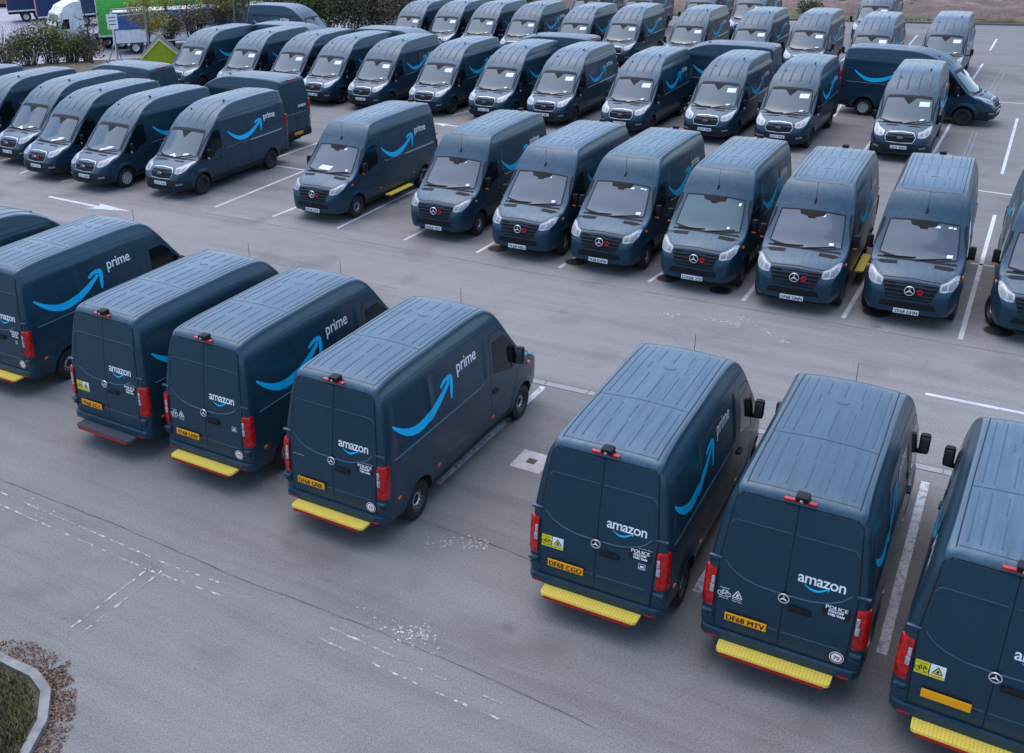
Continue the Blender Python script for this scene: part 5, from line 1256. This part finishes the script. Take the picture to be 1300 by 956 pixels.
def lorry_cab(x, y, yaw):
    t = thing('lorry', 'white lorry cab with roof deflector coupled to the green trailer', 'lorry', (x, y, YZ), radians(yaw))
    m = MB(); m.prism([(0, .7), (-2.2, .7), (-2.2, 3.3), (-.9, 3.35), (-.35, 3.1), (-.05, 2.2), (0, 1.6)], 1, -1.2, 1.2, WH); cb = link('cab', m.mesh('cab', 30), t)
    m = MB(); m.prism([(-.45, 3.12), (-.75, 3.55), (-1.5, 3.85), (-2.2, 3.88), (-2.2, 3.25), (-.9, 3.3)], 1, -1.1, 1.1, WH); link('roof_deflector', m.mesh('roof_deflector', 30), t)
    m = MB(); m.add([(.012, -1.05, 1.75), (.012, 1.05, 1.75), (-.30, 1.0, 2.95), (-.30, -1.0, 2.95)], [(0, 1, 2, 3)], MAT['sideglass']); m.v = [v + Vector((.04, 0, 0)) for v in m.v]; link('windscreen', m.mesh('windscreen'), cb)
    for s in (1, -1):
        m = MB(); m.prism([(-.25, 1.85), (-1.0, 1.85), (-1.0, 2.6), (-.55, 2.6)], 1, s * 1.2, s * 1.215, MAT['sideglass']); link('side_window', m.mesh('side_window'), cb)
        m = MB(); m.rbox((.05, s * 1.38, 2.3), (.12, .14, .6), MAT['black'], .03); m.box((.0, s * 1.28, 2.55), (.05, .2, .04), MAT['black']); link('door_mirror', m.mesh('door_mirror'), cb)
        m = MB(); m.rbox((.0, s * .9, 1.0), (.08, .4, .2), MAT['clearlamp'], .03); link('headlight', m.mesh('headlight'), cb)
        for xx in (-.9, -4.0):
            w_ = MB(); w_.lathe([(-.15, .28), (-.15, .46), (-.12, .5), (.12, .5), (.15, .46), (.15, .28)], (0, 0, 0), MAT['tyre'], 20); w_.lathe([(.1, .28), (.04, .2), (.06, .0001)], (0, 0, 0), MAT['silver'], 16)
            o = link('wheel', w_.mesh('wheel'), t, (xx, s * 1.02, .5)); o.rotation_euler = (0, 0, 0 if s > 0 else pi)
    m = MB(); m.box((.0, 0, .75), (.1, 2.3, .45), MAT['bumper']); m.box((.01, 0, 1.35), (.05, 1.6, .35), MAT['black']); link('front_bumper', m.mesh('front_bumper'), t)
    m = MB(); m.box((-3, 0, .8), (4.5, .9, .25), MAT['under']); m.box((-2.6, .9, .65), (1.0, .4, .5), MAT['silver']); m.box((-2.6, -.9, .65), (1.0, .4, .5), MAT['silver']); link('chassis', m.mesh('chassis'), t)
YZ = -2.5
lorry_cab(-25.6, 85.6, 216); trailer(-22.2, 87.0, 12, 13.6, 'long lorry trailer with bright green side curtain behind the trees', CURT_G, CURT_G)
trailer(-20.4, 84.2, 11, 13.6, 'lorry trailer with blue end and white lower band behind the autumn tree', CURT_B, CURT_B, WH, .9, 2.3)
trailer(-31.6, 101.5, 20, 12, 'navy trailer with red corner posts, nearer of the two at the top left', NAVY, NAVY); trailer(-36.3, 107.5, 20, 12, 'navy trailer with red corner posts, farther of the two at the top left', NAVY, NAVY)
m = MB(); q = G(8, 8, YZ); m.box((q.x, q.y, YZ + 1.1), (5.5, 2.5, 1.4), simple('brown_load', (.25, .12, .09), .8)); m.box((q.x, q.y, YZ + .25), (5.0, 2.2, .3), MAT['under']); link('skip', m.mesh('skip'), None, None, 'reddish brown skip at the top left corner of the yard', 'skip')
# lime green hut with pitched dark roof
x, y = at(207, 97); hut = thing('lime_hut', 'small lime green hut with a dark pitched roof beside the second row', 'hut', (x, y, 0), radians(10))
LIME = simple('lime_green_board', (.36, .42, .02), .6)
m = MB(); m.prism([(-.92, 0), (.92, 0), (.92, 1.10), (0, 1.95), (-.92, 1.10)], 1, 0, 1.7, LIME); link('wall', m.mesh('wall'), hut)
for s in (-1, 1):
    m = MB(); m.prism([(0, 1.97), (s * 1.05, 1.0), (s * 1.05, 1.06), (0, 2.05)], 1, -.08, 1.8, simple('dark_roof_felt', (.05, .05, .06), .8)); rf = link('roof', m.mesh('roof'), hut)
    m = MB(); m.prism([(0, 2.055), (s * 1.08, 1.055), (s * 1.08, .95), (0, 1.94)], 1, -.12, -.09, simple('pale_lime_trim', (.62, .68, .22), .6)); link('barge_board', m.mesh('barge_board'), rf)
# sign on a post
x, y = at(149, 79); sg = thing('sign_post', 'small white sign with grey lettering on a post by the planting', 'sign', (x, y, 0), radians(8))
m = MB(); m.tube([(0, 0, 0), (0, 0, 2.9)], .035, WH, 8); link('post', m.mesh('post'), sg)
m = MB(); m.box((0, -.05, 2.35), (.62, .03, .85), MAT['white']); bd = link('board', m.mesh('board'), sg)
m = MB()
for i in range(3): m.box((0, -.068, 2.6 - i * .2), (.42, .004, .06), MAT['wire'])
link('print', m.mesh('print'), bd)
# grey steel gate frame
x, y = at(170, 77); gt = thing('gate_frame', 'grey steel gate frame with braced posts behind the sign', 'gate', (x, y, 0), radians(6)); GS = simple('galvanised', (.22, .24, .26), .5, .5)
for xx in (-.95, .95):
    m = MB(); m.tube([(xx, 0, 0), (xx, 0, 3.0)], .05, GS, 8); m.tube([(xx, 0, 1.2), (xx + .1, 1.0, 0)], .03, GS, 6); m.tube([(xx, 0, 1.2), (xx - .5, -.5, 0)], .03, GS, 6); link('post', m.mesh('post'), gt)
m = MB(); m.tube([(-.95, 0, 3.0), (.95, 0, 3.05)], .045, GS, 8); m.tube([(-.95, 0, 2.6), (.95, 0, 2.7)], .03, GS, 8); link('top_rail', m.mesh('top_rail'), gt)
m = MB()
for i in range(7): m.tube([(-.9 + i * .3, 0, .9), (-.9 + i * .3, 0, 2.6)], .004, GS, 4)
for i in range(3): m.tube([(-.9, 0, .95 + i * .8), (.9, 0, .95 + i * .8)], .006, GS, 4)
link('mesh_panel', m.mesh('mesh_panel'), gt)
x, y = at(299, 40); lp = thing('fence_post', 'thin grey post standing between the shrubs left of the crosswise van', 'post', (x, y, 0)); m = MB(); m.tube([(0, 0, 0), (0, 0, 2.2)], .06, GS, 8); link('post', m.mesh('post'), lp)
# yellow frame behind the third row
x, y = at(706, 14); yf = thing('yellow_rack', 'yellow steel frame with boxes behind the third row of vans', 'rack', (x, y, 0), .3); YL = simple('safety_yellow', (.75, .50, .03), .5)
m = MB()
for xx in (-.5, .35): m.tube([(xx, 0, 0), (xx, 0, 2.0)], .06, YL, 6)
m.box((0, 0, 1.5), (1.1, .1, .12), YL); link('upright', m.mesh('upright'), yf)
m = MB(); m.box((-.1, 0, .9), (.7, .4, .8), YL); link('box', m.mesh('box'), yf)
x, y = at(735, 14); m = MB(); m.tube([(x, y, 0), (x, y, 1.7)], .07, YL, 8); m.tube([(x + .7, y, 0), (x + .7, y, 1.5)], .05, YL, 8); m.box((x + .35, y, 1.45), (.8, .06, .1), YL); link('yellow_barrier', m.mesh('yellow_barrier'), None, None, 'yellow tubular barrier right of the yellow frame', 'barrier')
q = G(566, 14, YZ); trailer(q.x, q.y, 20, 6, 'dark navy trailer just visible above the second van of the third row', NAVY, NAVY, WH)
for o in bpy.data.objects:
    if o.get('label') is None and o.parent is None and o.type in ('MESH',) and not o.get('kind'): o['kind'] = 'structure'
